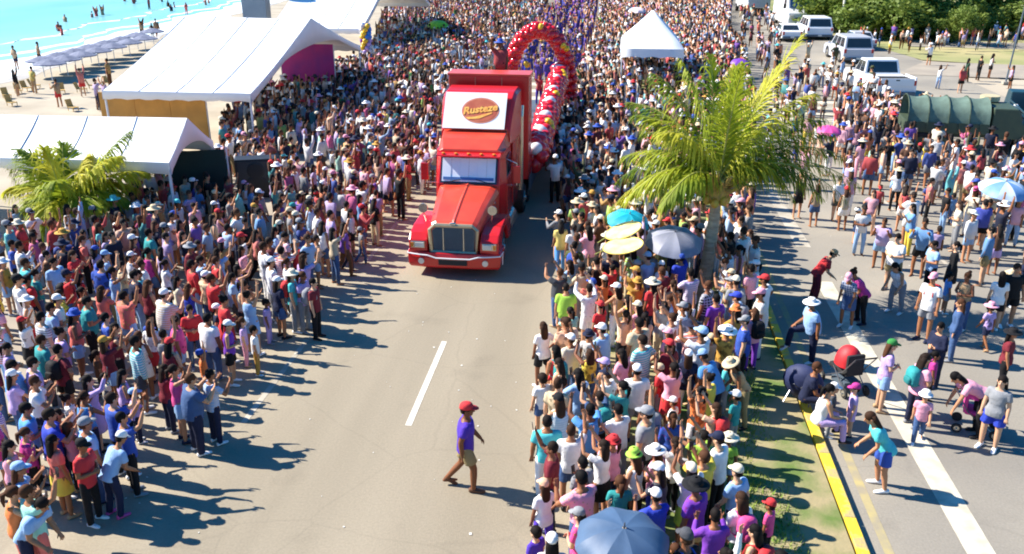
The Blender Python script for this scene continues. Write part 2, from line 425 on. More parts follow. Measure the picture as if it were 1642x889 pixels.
# canopy on the median
def canopy(x0, x1, y0, y1, ze, zr, label):
    cx, cy = (x0 + x1) / 2, (y0 + y1) / 2; hx, hy = (x1 - x0) / 2, (y1 - y0) / 2
    t = thing('canopy', label, 'tent', (cx, cy, 0))
    n = 10; vs = []; fs = []
    for ring in range(n + 1):
        q = ring / n; z = ze + (zr - ze) * (q ** .85)
        for k in range(24):
            a = 2 * math.pi * k / 24; c, s_ = math.cos(a), math.sin(a); mm = max(abs(c), abs(s_))
            vs.append((c / mm * hx * (1 - q * .97), s_ / mm * hy * (1 - q * .97), z - .12 * math.sin(math.pi * q) * abs(math.sin(2 * a)) ))
    for r in range(n):
        for k in range(24): fs.append((r * 24 + k, r * 24 + (k + 1) % 24, (r + 1) * 24 + (k + 1) % 24, (r + 1) * 24 + k))
    fs.append(tuple(n * 24 + k for k in range(24)))
    obj('roof', MB().add(vs, fs), m_tent, t, smooth=True)
    v2 = []; f2 = []
    for z in (ze, ze - .45):
        for k in range(24):
            a = 2 * math.pi * k / 24; c, s_ = math.cos(a), math.sin(a); mm = max(abs(c), abs(s_)); g = 1.01 if z < ze else 1.0
            v2.append((c / mm * hx * g, s_ / mm * hy * g, z - (.08 * (k % 2) if z < ze else 0)))
    for k in range(24): f2.append((k, (k + 1) % 24, 24 + (k + 1) % 24, 24 + k))
    obj('valance', MB().add(v2, f2), m_tent, t, smooth=True)
    for sx in (-1, 1):
        for sy in (-1, 1):
            obj('pole', MB().tube([(sx * (hx - .05), sy * (hy - .05), .1), (sx * (hx - .05), sy * (hy - .05), ze)], .04, 6), m_pole, t)
canopy(.35, 4.1, 54.6, 60.5, 2.9, 4.9, 'white peaked canopy standing in the median crowd beyond the tall palm')

# stalls and gear under the tents
m_orange = mat('orange_tarp', (.62, .30, .06), .7, (.50, .24, .05), scale=1.5, bump=.5, bscale=2)
m_mag = mat('magenta_cloth', (.42, .02, .20), .7, (.25, .02, .22), scale=1.)
t = thing('stall_wall', 'orange tarpaulin wall of the stall under the large white tent', 'stall wall', (-20.7, 38.0, 0))
for i in range(3):
    obj('tarp', MB().box((-2.0 + 1.7 * i, 0, 1.35), (1.68, .05, 2.55)), m_orange, t)
for i in range(4): obj('pole', MB().tube([(-2.85 + 1.7 * i, .08, 0), (-2.85 + 1.7 * i, .08, 2.7)], .03, 6), m_pole, t)
t = thing('banner', 'magenta cloth banner hanging inside the large white tent', 'banner', (-17.9, 50.5, 0))
obj('cloth', MB().box((0, 0, 2.3), (3.2, .05, 2.2)), m_mag, t)
for s_ in (-1, 1): obj('pole', MB().tube([(s_ * 1.62, 0, 0), (s_ * 1.62, 0, 3.4)], .03, 6), m_pole, t)
m_spk = mat('black_speaker_shell', (.018, .02, .024), .5)
m_mesh = mat('speaker_grille', (.05, .055, .06), .6, (.03, .03, .035), scale=60)
def speaker(x, y, z, label, w_=.9, h=1.3, rz=0):
    t = thing('loudspeaker', label, 'loudspeaker', (x, y, z), rz, 'black loudspeakers by the tents')
    obj('cabinet', MB().box((0, 0, h / 2), (w_, .7, h)), m_spk, t, bevel=.03)
    obj('grille', MB().box((0, -.365, h / 2), (w_ * .86, .03, h * .9)), m_mesh, t)
    for zz, r in ((h * .3, w_ * .3), (h * .72, w_ * .22)):
        obj('cone', MB().revolve([(r, 0), (r * .9, .02), (r * .3, -.03)], 14).mesh('c', m_spk) and MB().tube([(0, -.385, zz), (0, -.40, zz)], [r, r * .8], 14), m_spk, t)
speaker(-13.3, 30.9, .09, 'black loudspeaker on the promenade behind the end of the long low tent', 1.5, 1.5, .3)
speaker(-14.9, 30.6, .09, 'black loudspeaker farther from the road behind the long low tent', 1.2, 1.5, .1)
t = thing('backdrop', 'added dark green backdrop standing in for shade inside the long low tent', 'backdrop', (-14.35, 28.4, 0), R(20))  # added dark sheet that stands in for the shade under the tent
obj('cloth', MB().box((0, 0, 1.25), (1.9, .06, 2.3)), mat('tent_shade_green', (.012, .035, .03), .8, scale=2, bump=.5, bscale=3), t)
for s_ in (-1, 1): obj('pole', MB().tube([(s_, 0, 0), (s_, 0, 2.5)], .03, 6), m_pole, t)

# grey concrete pylon between the tents and the sea
t = thing('pylon', 'grey concrete pylon between the two large tents and the sea', 'pylon', (*G(419, 92, 0), 0))
m_py = mat('pylon_concrete', (.30, .36, .42), .8, (.24, .29, .35), scale=.6)
obj('shaft', MB().loft([[(x * k, y_ * k * .5, z) for x, y_ in ((-1, -1), (1, -1), (1, 1), (-1, 1))] for z, k in ((0, .95), (4, 1.0), (8.2, 1.08))]), m_py, t, bevel=.05)
obj('plinth', MB().box((0, 0, .25), (2.8, 1.8, .5)), m_kerb, t)

# ------------------------------------------------------------------ trees
def leafmat(name, c1, c2, tr=.35):
    if name in MATS: return MATS[name]
    m = mat(name, c1, .6, c2, scale=.9, detail=5, spec=.3)
    n = m.node_tree.nodes; l = m.node_tree.links; b = n['Principled BSDF']; o = [x for x in n if x.type == 'OUTPUT_MATERIAL'][0]
    ts = n.new('ShaderNodeBsdfTranslucent'); ms = n.new('ShaderNodeMixShader'); ms.inputs[0].default_value = tr
    src = b.inputs['Base Color'].links[0].from_socket
    l.new(src, ts.inputs[0]); l.new(b.outputs[0], ms.inputs[1]); l.new(ts.outputs[0], ms.inputs[2]); l.new(ms.outputs[0], o.inputs[0])
    return m
m_bark = mat('tree_bark', (.14, .10, .07), .9, (.09, .07, .05), scale=8)
m_leaf1 = leafmat('tree_foliage', (.045, .105, .022), (.13, .20, .035))
m_leaf2 = leafmat('pale_foliage', (.11, .18, .03), (.22, .28, .05))
def crown_mesh(seed, n, rx, rz, m):
    g = np.random.default_rng(seed)
    nb = 16; bc = g.normal(0, 1, (nb, 3)) * [rx * .45, rx * .45, rz * .35]; br = g.uniform(.28, .5, nb) * rx
    idx = g.integers(0, nb, n); d = g.normal(0, 1, (n, 3)); d /= np.linalg.norm(d, axis=1)[:, None]
    c = bc[idx] + d * (br[idx] * g.uniform(.55, 1.05, n))[:, None]
    s_ = g.uniform(.10, .26, n); a = g.normal(0, 1, (n, 3)); a /= np.linalg.norm(a, axis=1)[:, None]
    b = np.cross(a, d + .01); b /= np.linalg.norm(b, axis=1)[:, None] + 1e-9
    V = np.stack([c - a * s_[:, None], c + b * s_[:, None] * .55, c + a * s_[:, None], c - b * s_[:, None] * .55], 1).reshape(-1, 3)
    me = bpy.data.meshes.new('crown'); me.from_pydata(V.tolist(), [], np.arange(4 * n).reshape(n, 4).tolist()); me.materials.append(m)
    return me, bc
TM = []
for i, (n, rx, rz, m) in enumerate(((5200, 3.2, 3.4, m_leaf1), (4600, 2.8, 3.0, m_leaf2), (5200, 3.6, 2.8, m_leaf1))):
    me, bc = crown_mesh(20 + i, n, rx, rz, m)
    tm = MB().tube([(0, 0, -3.6), (.1, .05, -1.6), (0, 0, 0)], [.28, .2, .12], 8)
    for b in bc[:8]: tm.tube([(0, 0, -1.5), (b[0] * .5, b[1] * .5, b[2] * .4 - .6), tuple(b)], [.11, .07, .03], 5)
    TM.append((me, tm.mesh('trunk', m_bark)))
def tree(px, py, kind_, s_, label):
    x, y_ = G(px, py)
    t = thing('shade_tree', label, 'tree', (x, y_, 0), random.uniform(0, 6), 'trees in the park beyond the parked cars')
    cm, tr = TM[kind_]; z = 3.5 * s_
    for nm, me in (('crown', cm), ('trunk', tr)):
        o = link(nm, me, t, loc=(0, 0, z)); o.scale = (s_, s_, s_)
tree(1315, 30, 2, 1.6, 'dark green tree just beyond the white van')
tree(1345, 36, 0, 1.84, 'dark green tree directly behind the pale lamp post')
tree(1385, 42, 2, 1.78, 'dark green tree just past the pale lamp post')
tree(1412, 50, 0, 1.58, 'dark green tree behind the row of people')
tree(1452, 54, 1, 1.42, 'pale green tree overhanging the middle of the row of people')
tree(1545, 72, 1, 0.58, 'small pale green tree by the park path')
tree(1568, 40, 0, 1.58, 'dark green tree beyond the open lawn near the corner')
tree(1622, 44, 2, 1.58, 'dark green tree in the top corner beyond the signpost')
tree(1420, 14, 0, 1.68, 'green tree farthest back above the row of people')
tree(1360, 10, 2, 1.68, 'green tree farthest back behind the lamp post')
tree(1665, 22, 1, 1.68, 'pale green tree cut by the frame edge')
# low hedge and bushes
def bush(px, py, s_, label):
    x, y_ = G(px, py); t = thing('bush', label, 'bush', (x, y_, 0), random.uniform(0, 6), 'bushes along the park lawn')
    o = link('leaves', TM[1][0], t, loc=(0, 0, 1.0 * s_)); o.scale = (s_ * .62, s_ * .62, s_ * .46)
    obj('stem', MB().tube([(0, 0, 0), (0, 0, .8 * s_)], .06, 6), m_bark, t)
bush(1460, 62, 1.3, 'green bush behind the row of people left of the yellow path')
bush(1512, 66, 1.1, 'green bush at the edge of the park path')
bush(1590, 60, 1.2, 'green bush on the lawn near the right edge')
bush(1385, 60, 2.0, 'green bush just beyond the lamp post')
bush(1425, 62, 2.1, 'large green bush behind the row of people, between two trees')
bush(1330, 50, 2.2, 'dark bush behind the foot of the lamp post')
bush(1490, 58, 1.9, 'green bush under the pale green tree')
bush(1560, 56, 1.7, 'green bush under the dark tree beyond the open lawn')
bush(1635, 58, 1.9, 'green bush in the corner beyond the signpost')
# ------------------------------------------------------------------ the red show truck
m_red = mat('red_truck_paint', (.58, .014, .018), .24, (.55, .018, .016), scale=1.5, spec=.6)
m_orr = mat('orange_red_paint', (.72, .075, .035), .30, (.60, .05, .025), scale=1.2, spec=.6)  # lighter, more orange red for hood, roof and headboard crest
m_chr = mat('dull_chrome', (.55, .52, .45), .25, metal=.8)
m_gold = mat('brushed_grille_frame', (.55, .45, .28), .35, metal=.5)
m_gm = mat('grille_mesh', (.14, .15, .15), .5, (.07, .075, .08), scale=50)
m_blk = mat('black_rubber', (.02, .02, .022), .8)
m_glass = mat('dark_glass', (.02, .03, .04), .08, spec=.8)
m_wp = mat('white_vinyl_print', (.80, .80, .82), .5, (.74, .76, .80), scale=1.5)
m_shade = mat('pale_sunshade', (.80, .86, .93), .45, (.70, .80, .92), scale=2)
m_blue = mat('blue_sunshade_band', (.06, .16, .42), .5)
m_lamp = mat('lamp_lens', (.75, .68, .58), .15, spec=.8)
m_amb = mat('amber_lens', (.8, .25, .03), .2)
m_rail = mat('grey_trailer_steel', (.10, .135, .17), .55, (.075, .10, .13), scale=2)
TX, TY = -4.45, 23.75
T = thing('show_truck', 'red long-nosed parade truck with a white sunshade and logo panel above its cab', 'truck', (TX, TY, 0), R(-1.2))
def wheel(parent, x, y, r, wd, name='wheel', rim=None):
    wmb = MB().tube([(x - wd / 2, y, r), (x - wd / 2 + .03, y, r), (x + wd / 2 - .03, y, r), (x + wd / 2, y, r)], [r * .9, r, r, r * .9], 24)
    wo = obj(name, wmb, m_blk, parent)
    s_ = 1 if x > 0 else -1
    obj('rim', MB().tube([(x + s_ * (wd / 2 - .02), y, r), (x + s_ * (wd / 2 + .012), y, r)], [r * .58, r * .55], 18), rim or m_chr, wo)
    obj('hub', MB().tube([(x + s_ * (wd / 2), y, r), (x + s_ * (wd / 2 + .06), y, r)], [r * .2, r * .15], 10), rim or m_chr, wo)
    return wo
# bumper with its white line
def bump_ring(z, out_, sw):
    return [(sw * x, -out_ * (1 - (abs(x) / 1.42) ** 3 * .8) , z) for x in (-1.38, -1.0, -.5, 0, .5, 1.0, 1.38)] + [(sw * 1.38, .75, z), (-sw * 1.38, .75, z)]
bm_ = MB().loft([bump_ring(.26, .10, .95), bump_ring(.34, .22, .99), bump_ring(.60, .26, 1.0), bump_ring(.76, .22, 1.0)])
bump = obj('bumper', bm_, m_red, T, bevel=.02)
pts = [(x, -.255 * (1 - (abs(x) / 1.42) ** 3 * .8) - .035, .70 - (.07 if abs(x) < .6 else 0)) for x in (-1.38, -1.2, -1.0, -.75, -.5, 0, .5, .75, 1.0, 1.2, 1.38)]
obj('white_line', MB().tube([(-1.41, .3, .70)] + pts + [(1.41, .3, .70)], .020, 6), m_wp, bump)
obj('white_line', MB().tube([(1.405, .2, .735), (1.40, .2, .34)], .02, 6), m_wp, bump)
obj('air_intake', MB().box((0, -.262, .5), (.85, .03, .16)), m_blk, bump, bevel=.01)
for s_ in (-1, 1): obj('fog_lamp', MB().tube([(s_ * .95, -.20, .5), (s_ * .95, -.235, .5)], .09, 12), m_lamp, bump)
# hood: lofted sections from grille to windscreen
def hood_ring(y, wd, z0, zt):
    pr = []
    for x, z in ((-wd, z0), (-wd, zt - .25), (-wd * .93, zt - .09), (-wd * .75, zt - .02), (-.06, zt + .02), (0, zt + .06), (.06, zt + .02), (wd * .75, zt - .02), (wd * .93, zt - .09), (wd, zt - .25), (wd, z0)):
        pr.append((x, y, z))
    return pr
obj('hood', MB().loft([hood_ring(.02, .70, .7, 1.60), hood_ring(.12, .74, .7, 1.66), hood_ring(1.2, .85, .7, 1.92), hood_ring(2.42, .97, .7, 2.14)]), m_orr, T, smooth=False, bevel=.012)
# grille
gr = obj('grille', MB().loft([[(x * k, y, z) for x, z in ((-.60, .80), (-.64, 1.40), (-.52, 1.50), (.52, 1.50), (.64, 1.40), (.60, .80))] for y, k in ((-.06, 1), (.06, 1))]), m_gm, T)
def frame_path(k, dz): return [(-.66 * k, -.07, .76), (-.71 * k, -.07, 1.44), (-.56 * k, -.07, 1.58 + dz), (.56 * k, -.07, 1.58 + dz), (.71 * k, -.07, 1.44), (.66 * k, -.07, .76), (-.66 * k, -.07, .76)]
obj('grille_frame', MB().tube(frame_path(1, 0), .055, 6), m_gold, gr)
for x in (-.3, .3): obj('grille_bar', MB().box((x, -.075, 1.14), (.03, .03, .72)), m_chr, gr)
for i in range(18): obj('grille_slat', MB().box((0, -.068, .84 + i * .036), (1.18, .02, .010)), m_rail, gr)
obj('badge', MB().ell((0, -.10, 1.64), (.10, .03, .05)), m_chr, T)
# fenders with wheel arches, headlights
for s_ in (-1, 1):
    arch = [(-.12, .78), (-.12, 1.10), (.10, 1.28), (.55, 1.38), (1.3, 1.42), (2.0, 1.34), (2.45, 1.15), (2.45, .55), (1.98, .55)]
    arch += [(1.2 + .66 * math.cos(a), .55 + .66 * math.sin(a)) for a in [R(d) for d in range(15, 180, 18)]] + [(.5, .5), (.1, .5)]
    xs = (s_ * .78, s_ * 1.33)
    obj('fender', MB().prism(arch, min(xs), max(xs)), m_red, T, bevel=.04)
    hl = obj('headlight', MB().box((s_ * 1.06, -.135, .98), (.42, .05, .20)), m_chr, T, bevel=.015)
    obj('lens', MB().box((s_ * 1.00, -.165, .98), (.26, .03, .14)), m_lamp, hl, bevel=.01)
    obj('turn_signal', MB().box((s_ * 1.22, -.165, .98), (.08, .03, .14)), m_amb, hl)
    wheel(T, s_ * 1.12, 1.2, .52, .32)
    # round hood mirror on a stalk
    mr = obj('hood_mirror', MB().tube([(s_ * .98, .75, 1.42), (s_ * 1.04, .62, 1.78)], .02, 6), m_chr, T)
    obj('mirror_disc', MB().tube([(s_ * 1.04, .60, 1.86), (s_ * 1.04, .65, 1.86)], .14, 16), m_chr, mr)
# cab
cab = obj('cab', MB().loft([[(-.98, 2.40, .75), (.98, 2.40, .75), (1.10, 2.9, .75), (1.10, 5.9, .75), (-1.10, 5.9, .75), (-1.10, 2.9, .75)],
    [(-.98, 2.42, 2.12), (.98, 2.42, 2.12), (1.14, 2.9, 2.12), (1.14, 5.9, 2.12), (-1.14, 5.9, 2.12), (-1.14, 2.9, 2.12)],
    [(-.93, 2.78, 2.98), (.93, 2.78, 2.98), (1.10, 3.0, 2.98), (1.12, 5.9, 2.98), (-1.12, 5.9, 2.98), (-1.10, 3.0, 2.98)],
    [(-.93, 2.72, 3.10), (.93, 2.72, 3.10), (1.10, 3.0, 3.10), (1.12, 5.9, 3.10), (-1.12, 5.9, 3.10), (-1.10, 3.0, 3.10)]]), m_red, T, bevel=.03)
# windscreen and folding sunshade behind it
ws = obj('windscreen', MB().box((0, 2.565, 2.55), (1.80, .03, .86), Matrix.Rotation(R(-22.5), 3, 'X')), m_glass, T)
for i in range(6):
    obj('sunshade_panel', MB().box((-.705 + .282 * i, 2.535 + (.012 if i % 2 else 0), 2.555), (.278, .02, .74), Matrix.Rotation(R(-22.5), 3, 'X')), m_shade, ws)
obj('sunshade_band', MB().box((0, 2.412, 2.305), (1.60, .02, .09), Matrix.Rotation(R(-22.5), 3, 'X')), m_blue, ws)
vis = obj('sun_visor', MB().loft([[(-.98, 2.70, 3.02), (.98, 2.70, 3.02), (.98, 2.86, 3.10), (-.98, 2.86, 3.10)], [(-1.0, 2.46, 2.98), (1.0, 2.46, 2.98), (1.0, 2.48, 3.02), (-1.0, 2.48, 3.02)]]), m_red, T)
for x in (-.8, -.4, 0, .4, .8): obj('marker_lamp', MB().ell((x, 2.56, 3.07), (.06, .05, .03), n=8, m=5), m_amb, vis)
# roof dome and the tall fairing
obj('roof', MB().loft([[(-.98, 2.74, 3.09), (-.85, 2.76, 3.16), (.85, 2.76, 3.16), (.98, 2.74, 3.09)], [(-1.10, 3.3, 3.09), (-.98, 3.3, 3.38), (.98, 3.3, 3.38), (1.10, 3.3, 3.09)], [(-1.14, 4.1, 3.09), (-1.05, 4.1, 3.62), (1.05, 4.1, 3.62), (1.14, 4.1, 3.09)]]), m_orr, T, bevel=.02)
def fr(y, z0, zt, wd): return [(-wd, y, z0), (-wd, y, zt - .12), (-wd + .1, y, zt), (wd - .1, y, zt), (wd, y, zt - .12), (wd, y, z0)]
obj('fairing', MB().loft([fr(3.85, 3.1, 3.60, 1.12), fr(4.15, 3.1, 4.05, 1.16), fr(4.55, 3.1, 4.48, 1.20), fr(4.9, 3.1, 4.62, 1.22), fr(5.75, 3.1, 4.66, 1.24)]), m_red, T, bevel=.02)
a_, b_ = Vector((0, 3.80, 3.56)), Vector((0, 4.60, 4.55)); dv = (b_ - a_); ang = math.atan2(dv.z, dv.y)
Mp = Matrix.Translation((a_ + b_) / 2 + Vector((0, -.075, .06))) @ Matrix.Rotation(ang, 4, 'X')
# logo panel: white sheet, oval and slanted script
pan = obj('logo_panel', MB().box((-.06, 0, 0), (2.02, dv.length * 1.02, .02)), m_wp, T, M=Mp)
m_brown = mat('logo_oval', (.50, .13, .06), .5, (.42, .08, .04), scale=3)
m_lored = mat('logo_rim', (.60, .20, .12), .5)
m_ly = mat('logo_yellow', (.86, .50, .10), .5, (.80, .34, .06), scale=6)
el = lambda rx, ry, z0, z1, n=36: MB().loft([[(rx * math.cos(2 * math.pi * k / n), ry * math.sin(2 * math.pi * k / n), z) for k in range(n)] for z in (z0, z1)])
ov = obj('logo_rim', el(.61, .46, .008, .018), m_lored, pan, loc=(.12, 0, 0))
obj('logo_oval', el(.55, .41, .010, .024), m_brown, pan, loc=(.12, 0, 0))
def text_mesh(body, size, m, depth=.006, shear=.25, bold=.012):
    cu = bpy.data.curves.new('t', 'FONT'); cu.body = body; cu.size = size; cu.extrude = depth; cu.shear = shear; cu.offset = bold
    cu.align_x = 'CENTER'; cu.align_y = 'CENTER'; cu.resolution_u = 3
    o = bpy.data.objects.new('t', cu); COL.objects.link(o)
    me = bpy.data.meshes.new_from_object(o.evaluated_get(bpy.context.evaluated_depsgraph_get()))
    bpy.data.objects.remove(o); me.materials.clear(); me.materials.append(m); return me
tm_ = text_mesh('Rusteze', .35, m_ly)
link('logo_lettering', tm_, pan, M=Matrix.Translation((.10, .03, .032)) @ Matrix.Rotation(R(9), 4, 'Z'))
sw = [[(-.46 + .02, -.16 + d, z), (.0, -.15 + d, z), (.42, .01 + d * .4, z)] for z in (.024, .034) for d in (0,)]
obj('logo_swoosh', MB().add([(-.40, -.26, .034), (-.1, -.235, .034), (.44, -.06, .034), (.46, -.10, .034), (.05, -.30, .034), (-.30, -.33, .034),
    (-.40, -.26, .024), (-.1, -.235, .024), (.44, -.06, .024), (.46, -.10, .024), (.05, -.30, .024), (-.30, -.33, .024)],
    [(0, 5, 4, 3, 2, 1), (6, 7, 8, 9, 10, 11)] + [(i, (i + 1) % 6, 6 + (i + 1) % 6, 6 + i) for i in range(6)]), m_ly, pan, loc=(.06, 0, 0))
# wipers, hood latches and panel seams
for s_ in (-1, 1):
    obj('wiper', MB().tube([(s_ * .75, 2.40, 2.16), (s_ * .25, 2.36, 2.30)], .012, 5), m_blk, T)
    obj('hood_latch', MB().box((s_ * .925, 1.9, 1.72), (.03, .10, .05)), m_chr, T)
obj('hood_seam', MB().box((0, 2.20, 2.16), (1.55, .02, .015)), m_blk, T)
# doors, side windows, mirrors, steps, stacks
for s_ in (-1, 1):
    d = obj('door', MB().box((s_ * 1.135, 3.45, 1.55), (.05, 1.0, 1.35)), m_red, T, bevel=.02)
    obj('handle', MB().box((s_ * 1.175, 3.85, 1.75), (.03, .16, .04)), m_chr, d)
    obj('side_window', MB().box((s_ * 1.135, 3.42, 2.58), (.03, .86, .62)), m_glass, T, bevel=.02)
    obj('sleeper_panel', MB().box((s_ * 1.15, 4.95, 2.2), (.04, 1.5, 2.3)), m_red, T, bevel=.02)
    mo = obj('door_mirror', MB().tube([(s_ * 1.12, 2.95, 2.0), (s_ * 1.48, 2.80, 2.05), (s_ * 1.48, 2.80, 2.75), (s_ * 1.12, 2.95, 2.85)], .02, 6), m_chr, T)
    obj('mirror_housing', MB().box((s_ * 1.48, 2.80, 2.40), (.22, .08, .55)), m_red, mo, bevel=.02)
    obj('fuel_tank', MB().tube([(s_ * 1.0, 2.9, .62), (s_ * 1.0, 4.3, .62)], .30, 16), m_chr, T)
    obj('step', MB().box((s_ * 1.12, 3.4, .42), (.30, .9, .04)), m_rail, T)
    obj('exhaust_stack', MB().tube([(s_ * 1.22, 5.98, 1.0), (s_ * 1.22, 5.98, 3.6), (s_ * 1.22, 6.1, 3.95)], .075, 10), m_chr, T)
    for y_ in (6.6, 7.9): wheel(T, s_ * 1.02, y_, .52, .5)
    for y_ in (19.6, 20.9): wheel(T, s_ * 1.05, y_, .5, .48)
obj('chassis', MB().box((0, 8.5, .85), (.9, 12.5, .22)), m_rail, T)
# float body: tall red headboard, deck and side skirts
TB = obj('headboard', MB().box((0.04, 6.75, 3.1), (2.78, .95, 3.6)), m_red, T, bevel=.03)
for x in (-.42, .5): obj('seam', MB().box((x, 6.262, 4.3), (.025, .02, 1.1)), m_lored, TB)
obj('crest', MB().box((.04, 6.75, 4.93), (2.86, 1.0, .07)), m_orr, TB, bevel=.01)
obj('deck', MB().box((.04, 14.3, 1.32), (2.7, 14.3, .14)), m_rail, T)
for s_ in (-1, 1):
    for k in range(6):
        obj('skirt_panel', MB().box((s_ * 1.36, 8.4 + 2.36 * k, .93), (.05, 2.34, .62)), m_rail, T, bevel=.01)
    obj('red_rail', MB().box((s_ * 1.38, 10.3, 1.72), (.05, 6.0, .62)), m_red, T, bevel=.01)
obj('deck_box', MB().box((-.1, 9.2, 2.6), (1.6, 1.6, 2.42)), m_red, T, bevel=.02)

# balloons fixed to the float
m_bred = mat('red_balloon', (.70, .015, .02), .18, (.62, .012, .02), scale=2, spec=.7)
m_bw = mat('white_balloon', (.78, .74, .76), .25)
m_by = mat('yellow_balloon', (.85, .50, .02), .25)
def ball_mesh(m):
    mb = MB(); mb.ell((0, 0, 0), (.9, .9, 1.05), n=10, m=7); mb.tube([(0, 0, -1.03), (0, 0, -1.16)], [.05, .12], 5)
    me = mb.mesh('balloon', m, True); return me
BM = {'r': ball_mesh(m_bred), 'w': ball_mesh(m_bw), 'y': ball_mesh(m_by)}
def balloon(parent, p, r, c):
    M = Matrix.Translation(p) @ Matrix.Rotation(random.uniform(0, 3), 4, Vector((random.random(), random.random(), random.random() + .1)).normalized()) @ Matrix.Scale(r, 4)
    link('balloon', BM[c], parent, M=M)
AR = thing('balloon_arch', 'arch of red balloons standing on the truck float', 'balloon arch', (TX + .55, 46.0, 1.45))
n = 30
obj('arch_frame', MB().tube([(1.62 * math.cos(math.pi * i / 20), 0, 3.35 * math.sin(math.pi * i / 20) ** .9) for i in range(21)], .03, 6), m_rail, AR)
for i in range(n):
    a = math.pi * i / (n - 1)
    c = Vector((1.62 * math.cos(a), 0, 3.35 * max(0, math.sin(a)) ** .9))
    for k in range(4):
        b = i * .7 + k * math.pi / 2
        out_ = Vector((math.cos(a), 0, math.sin(a)))
        p = c + out_ * .22 * math.cos(b) + Vector((0, 1, 0)) * .22 * math.sin(b)
        balloon(AR, p, random.uniform(.23, .28), 'w' if (k == 0 and i % 9 == 3) else 'r')
for p in ((1.35, -.35, 2.5), (.1, -.3, 3.6), (-.7, -.3, 1.6), (-.5, -.35, 1.35)):
    for q in range(2): balloon(AR, Vector(p) + Vector((random.uniform(-.15, .15), random.uniform(-.1, .1), random.uniform(-.15, .15))), .16, 'y')
GA = thing('balloon_garland', 'red balloon garland with yellow bows along the side of the float', 'balloon garland', (TX + 1.55, 31.6, 1.35))
obj('garland_wire', MB().tube([(0, 0, .3), (.1, 7, .7), (0, 15, 1.0)], .02, 5), m_rail, GA)
for i in range(46):
    y_ = .1 + i * .33; zc = .35 + 1.0 * (i / 46)
    for k in range(4):
        b = i * .9 + k * math.pi / 2
        c = 'w' if (k == 1 and i % 7 == 0) else 'r'
        balloon(GA, (.10 + .26 * math.cos(b), y_ + random.uniform(-.06, .06), zc + .30 * math.sin(b)), random.uniform(.25, .33), c)
for y_ in (3.4, 8.1, 12.6):
    for q in range(5): balloon(GA, (.3 + random.uniform(-.1, .15), y_ + random.uniform(-.25, .25), .8 + y_ * .05 + random.uniform(-.2, .25)), .17, 'y')
# ------------------------------------------------------------------ palms
def at_y(px, py, Y):
    d = _F * FPX + _R * (px - 821) + _U * (444.5 - py); t = Y / d[1]
    return Vector((d[0] * t, Y, CAMH + d[2] * t))
m_frond = leafmat('palm_frond_green', (.16, .26, .02), (.46, .50, .035), .48)
m_frond2 = leafmat('palm_frond_yellow', (.48, .52, .035), (.62, .56, .07), .5)
m_frond3 = leafmat('palm_frond_deep', (.07, .15, .02), (.24, .32, .03), .42)
m_rach = mat('palm_rachis', (.42, .44, .10), .6, (.34, .32, .08), scale=6)
m_ptrunk = mat('palm_trunk_bark', (.48, .39, .28), .9, (.30, .235, .165), scale=3, bump=.7, bscale=14, stretch=(1, 1, 5))
m_fibre = mat('palm_fibre', (.30, .20, .08), .95, (.50, .36, .08), scale=9, bump=.6, bscale=25)
def frond(parent, C, T, lift, m, N=62, leaf=.62, droop=.55, seed=0, width=1.0):
    rr = random.Random(seed)
    C, T = Vector(C), Vector(T); D = T - C; K = C + D * .42 + Vector((0, 0, lift))
    bez = lambda t: C * (1 - t) ** 2 + K * 2 * t * (1 - t) + T * t * t
    tan = lambda t: ((K - C) * (1 - t) + (T - K) * t).normalized()
    rm = MB(); rm.tube([bez(i / 12) for i in range(13)], [.032 * (1 - .85 * i / 12) for i in range(13)], 5)
    v = []; f = []
    for i in range(N):
        t = .10 + .90 * i / (N - 1)
        p = bez(t); tg = tan(t); sd = tg.cross(Vector((0, 0, 1)))
        sd = sd.normalized() if sd.length > .05 else Vector((1, 0, 0))
        nrm = sd.cross(tg).normalized()
        L = leaf * 1.30 * (.40 + 1.0 * math.sin(math.pi * min(1, t * .9 + .08)) ** .8) * (1 - .35 * t) * rr.uniform(.8, 1.12)
        for s_ in (-1, 1):
            out_ = (sd * s_ * (1.0 - .45 * t) + tg * (.65 + .9 * t) + nrm * rr.uniform(-.15, .30)).normalized()
            wd = .0185 * width * rr.uniform(.8, 1.2); side = out_.cross(nrm).normalized() * wd
            g = droop * rr.uniform(.6, 2.6) * (1 if s_ > 0 else 1.15)
            m1 = p + out_ * L * .4 + Vector((0, 0, -.12 * g * L)); m2 = m1 + (out_ + Vector((0, 0, -.9 * g))).normalized() * L * .35
            m3 = m2 + (out_ + Vector((0, 0, -2.2 * g))).normalized() * L * .35
            n = len(v); v += [p - side * .5, p + side * .5, m1 - side, m1 + side, m2 - side * .8, m2 + side * .8, m3]
            f += [(n, n + 1, n + 3, n + 2), (n + 2, n + 3, n + 5, n + 4), (n + 4, n + 5, n + 6)]
    fo = obj('frond', rm, m_rach, parent)
    me = bpy.data.meshes.new('leaflets'); me.from_pydata([tuple(x) for x in v], [], f); me.materials.append(m)
    lo_ = link('leaflets', me, fo); kind(lo_, 'stuff')
    return fo
base = Vector((*G(1120, 488), MED_Z)); base.z = 0
YC = base.y + .15
C0 = at_y(1150, 300, YC)
t = thing('palm_tree', 'tall coconut palm with wind-blown yellow-green fronds rising from the median crowd', 'palm tree', base)
ct = C0 - base
mb = MB()
pts = []; rd = []
for i in range(34):
    u = i / 33; p = Vector((ct.x * (u ** 1.5) + .10 * math.sin(u * 3.1), ct.y * u, ct.z * u + .0))
    pts.append(p); rd.append((.185 - .055 * u + (.07 * max(0, 1 - u * 7)) + (.07 * max(0, (u - .86) / .14))) * (1 + .05 * (i % 2)))
mb.tube(pts, rd, 14)
obj('trunk', mb, m_ptrunk, t, smooth=False)
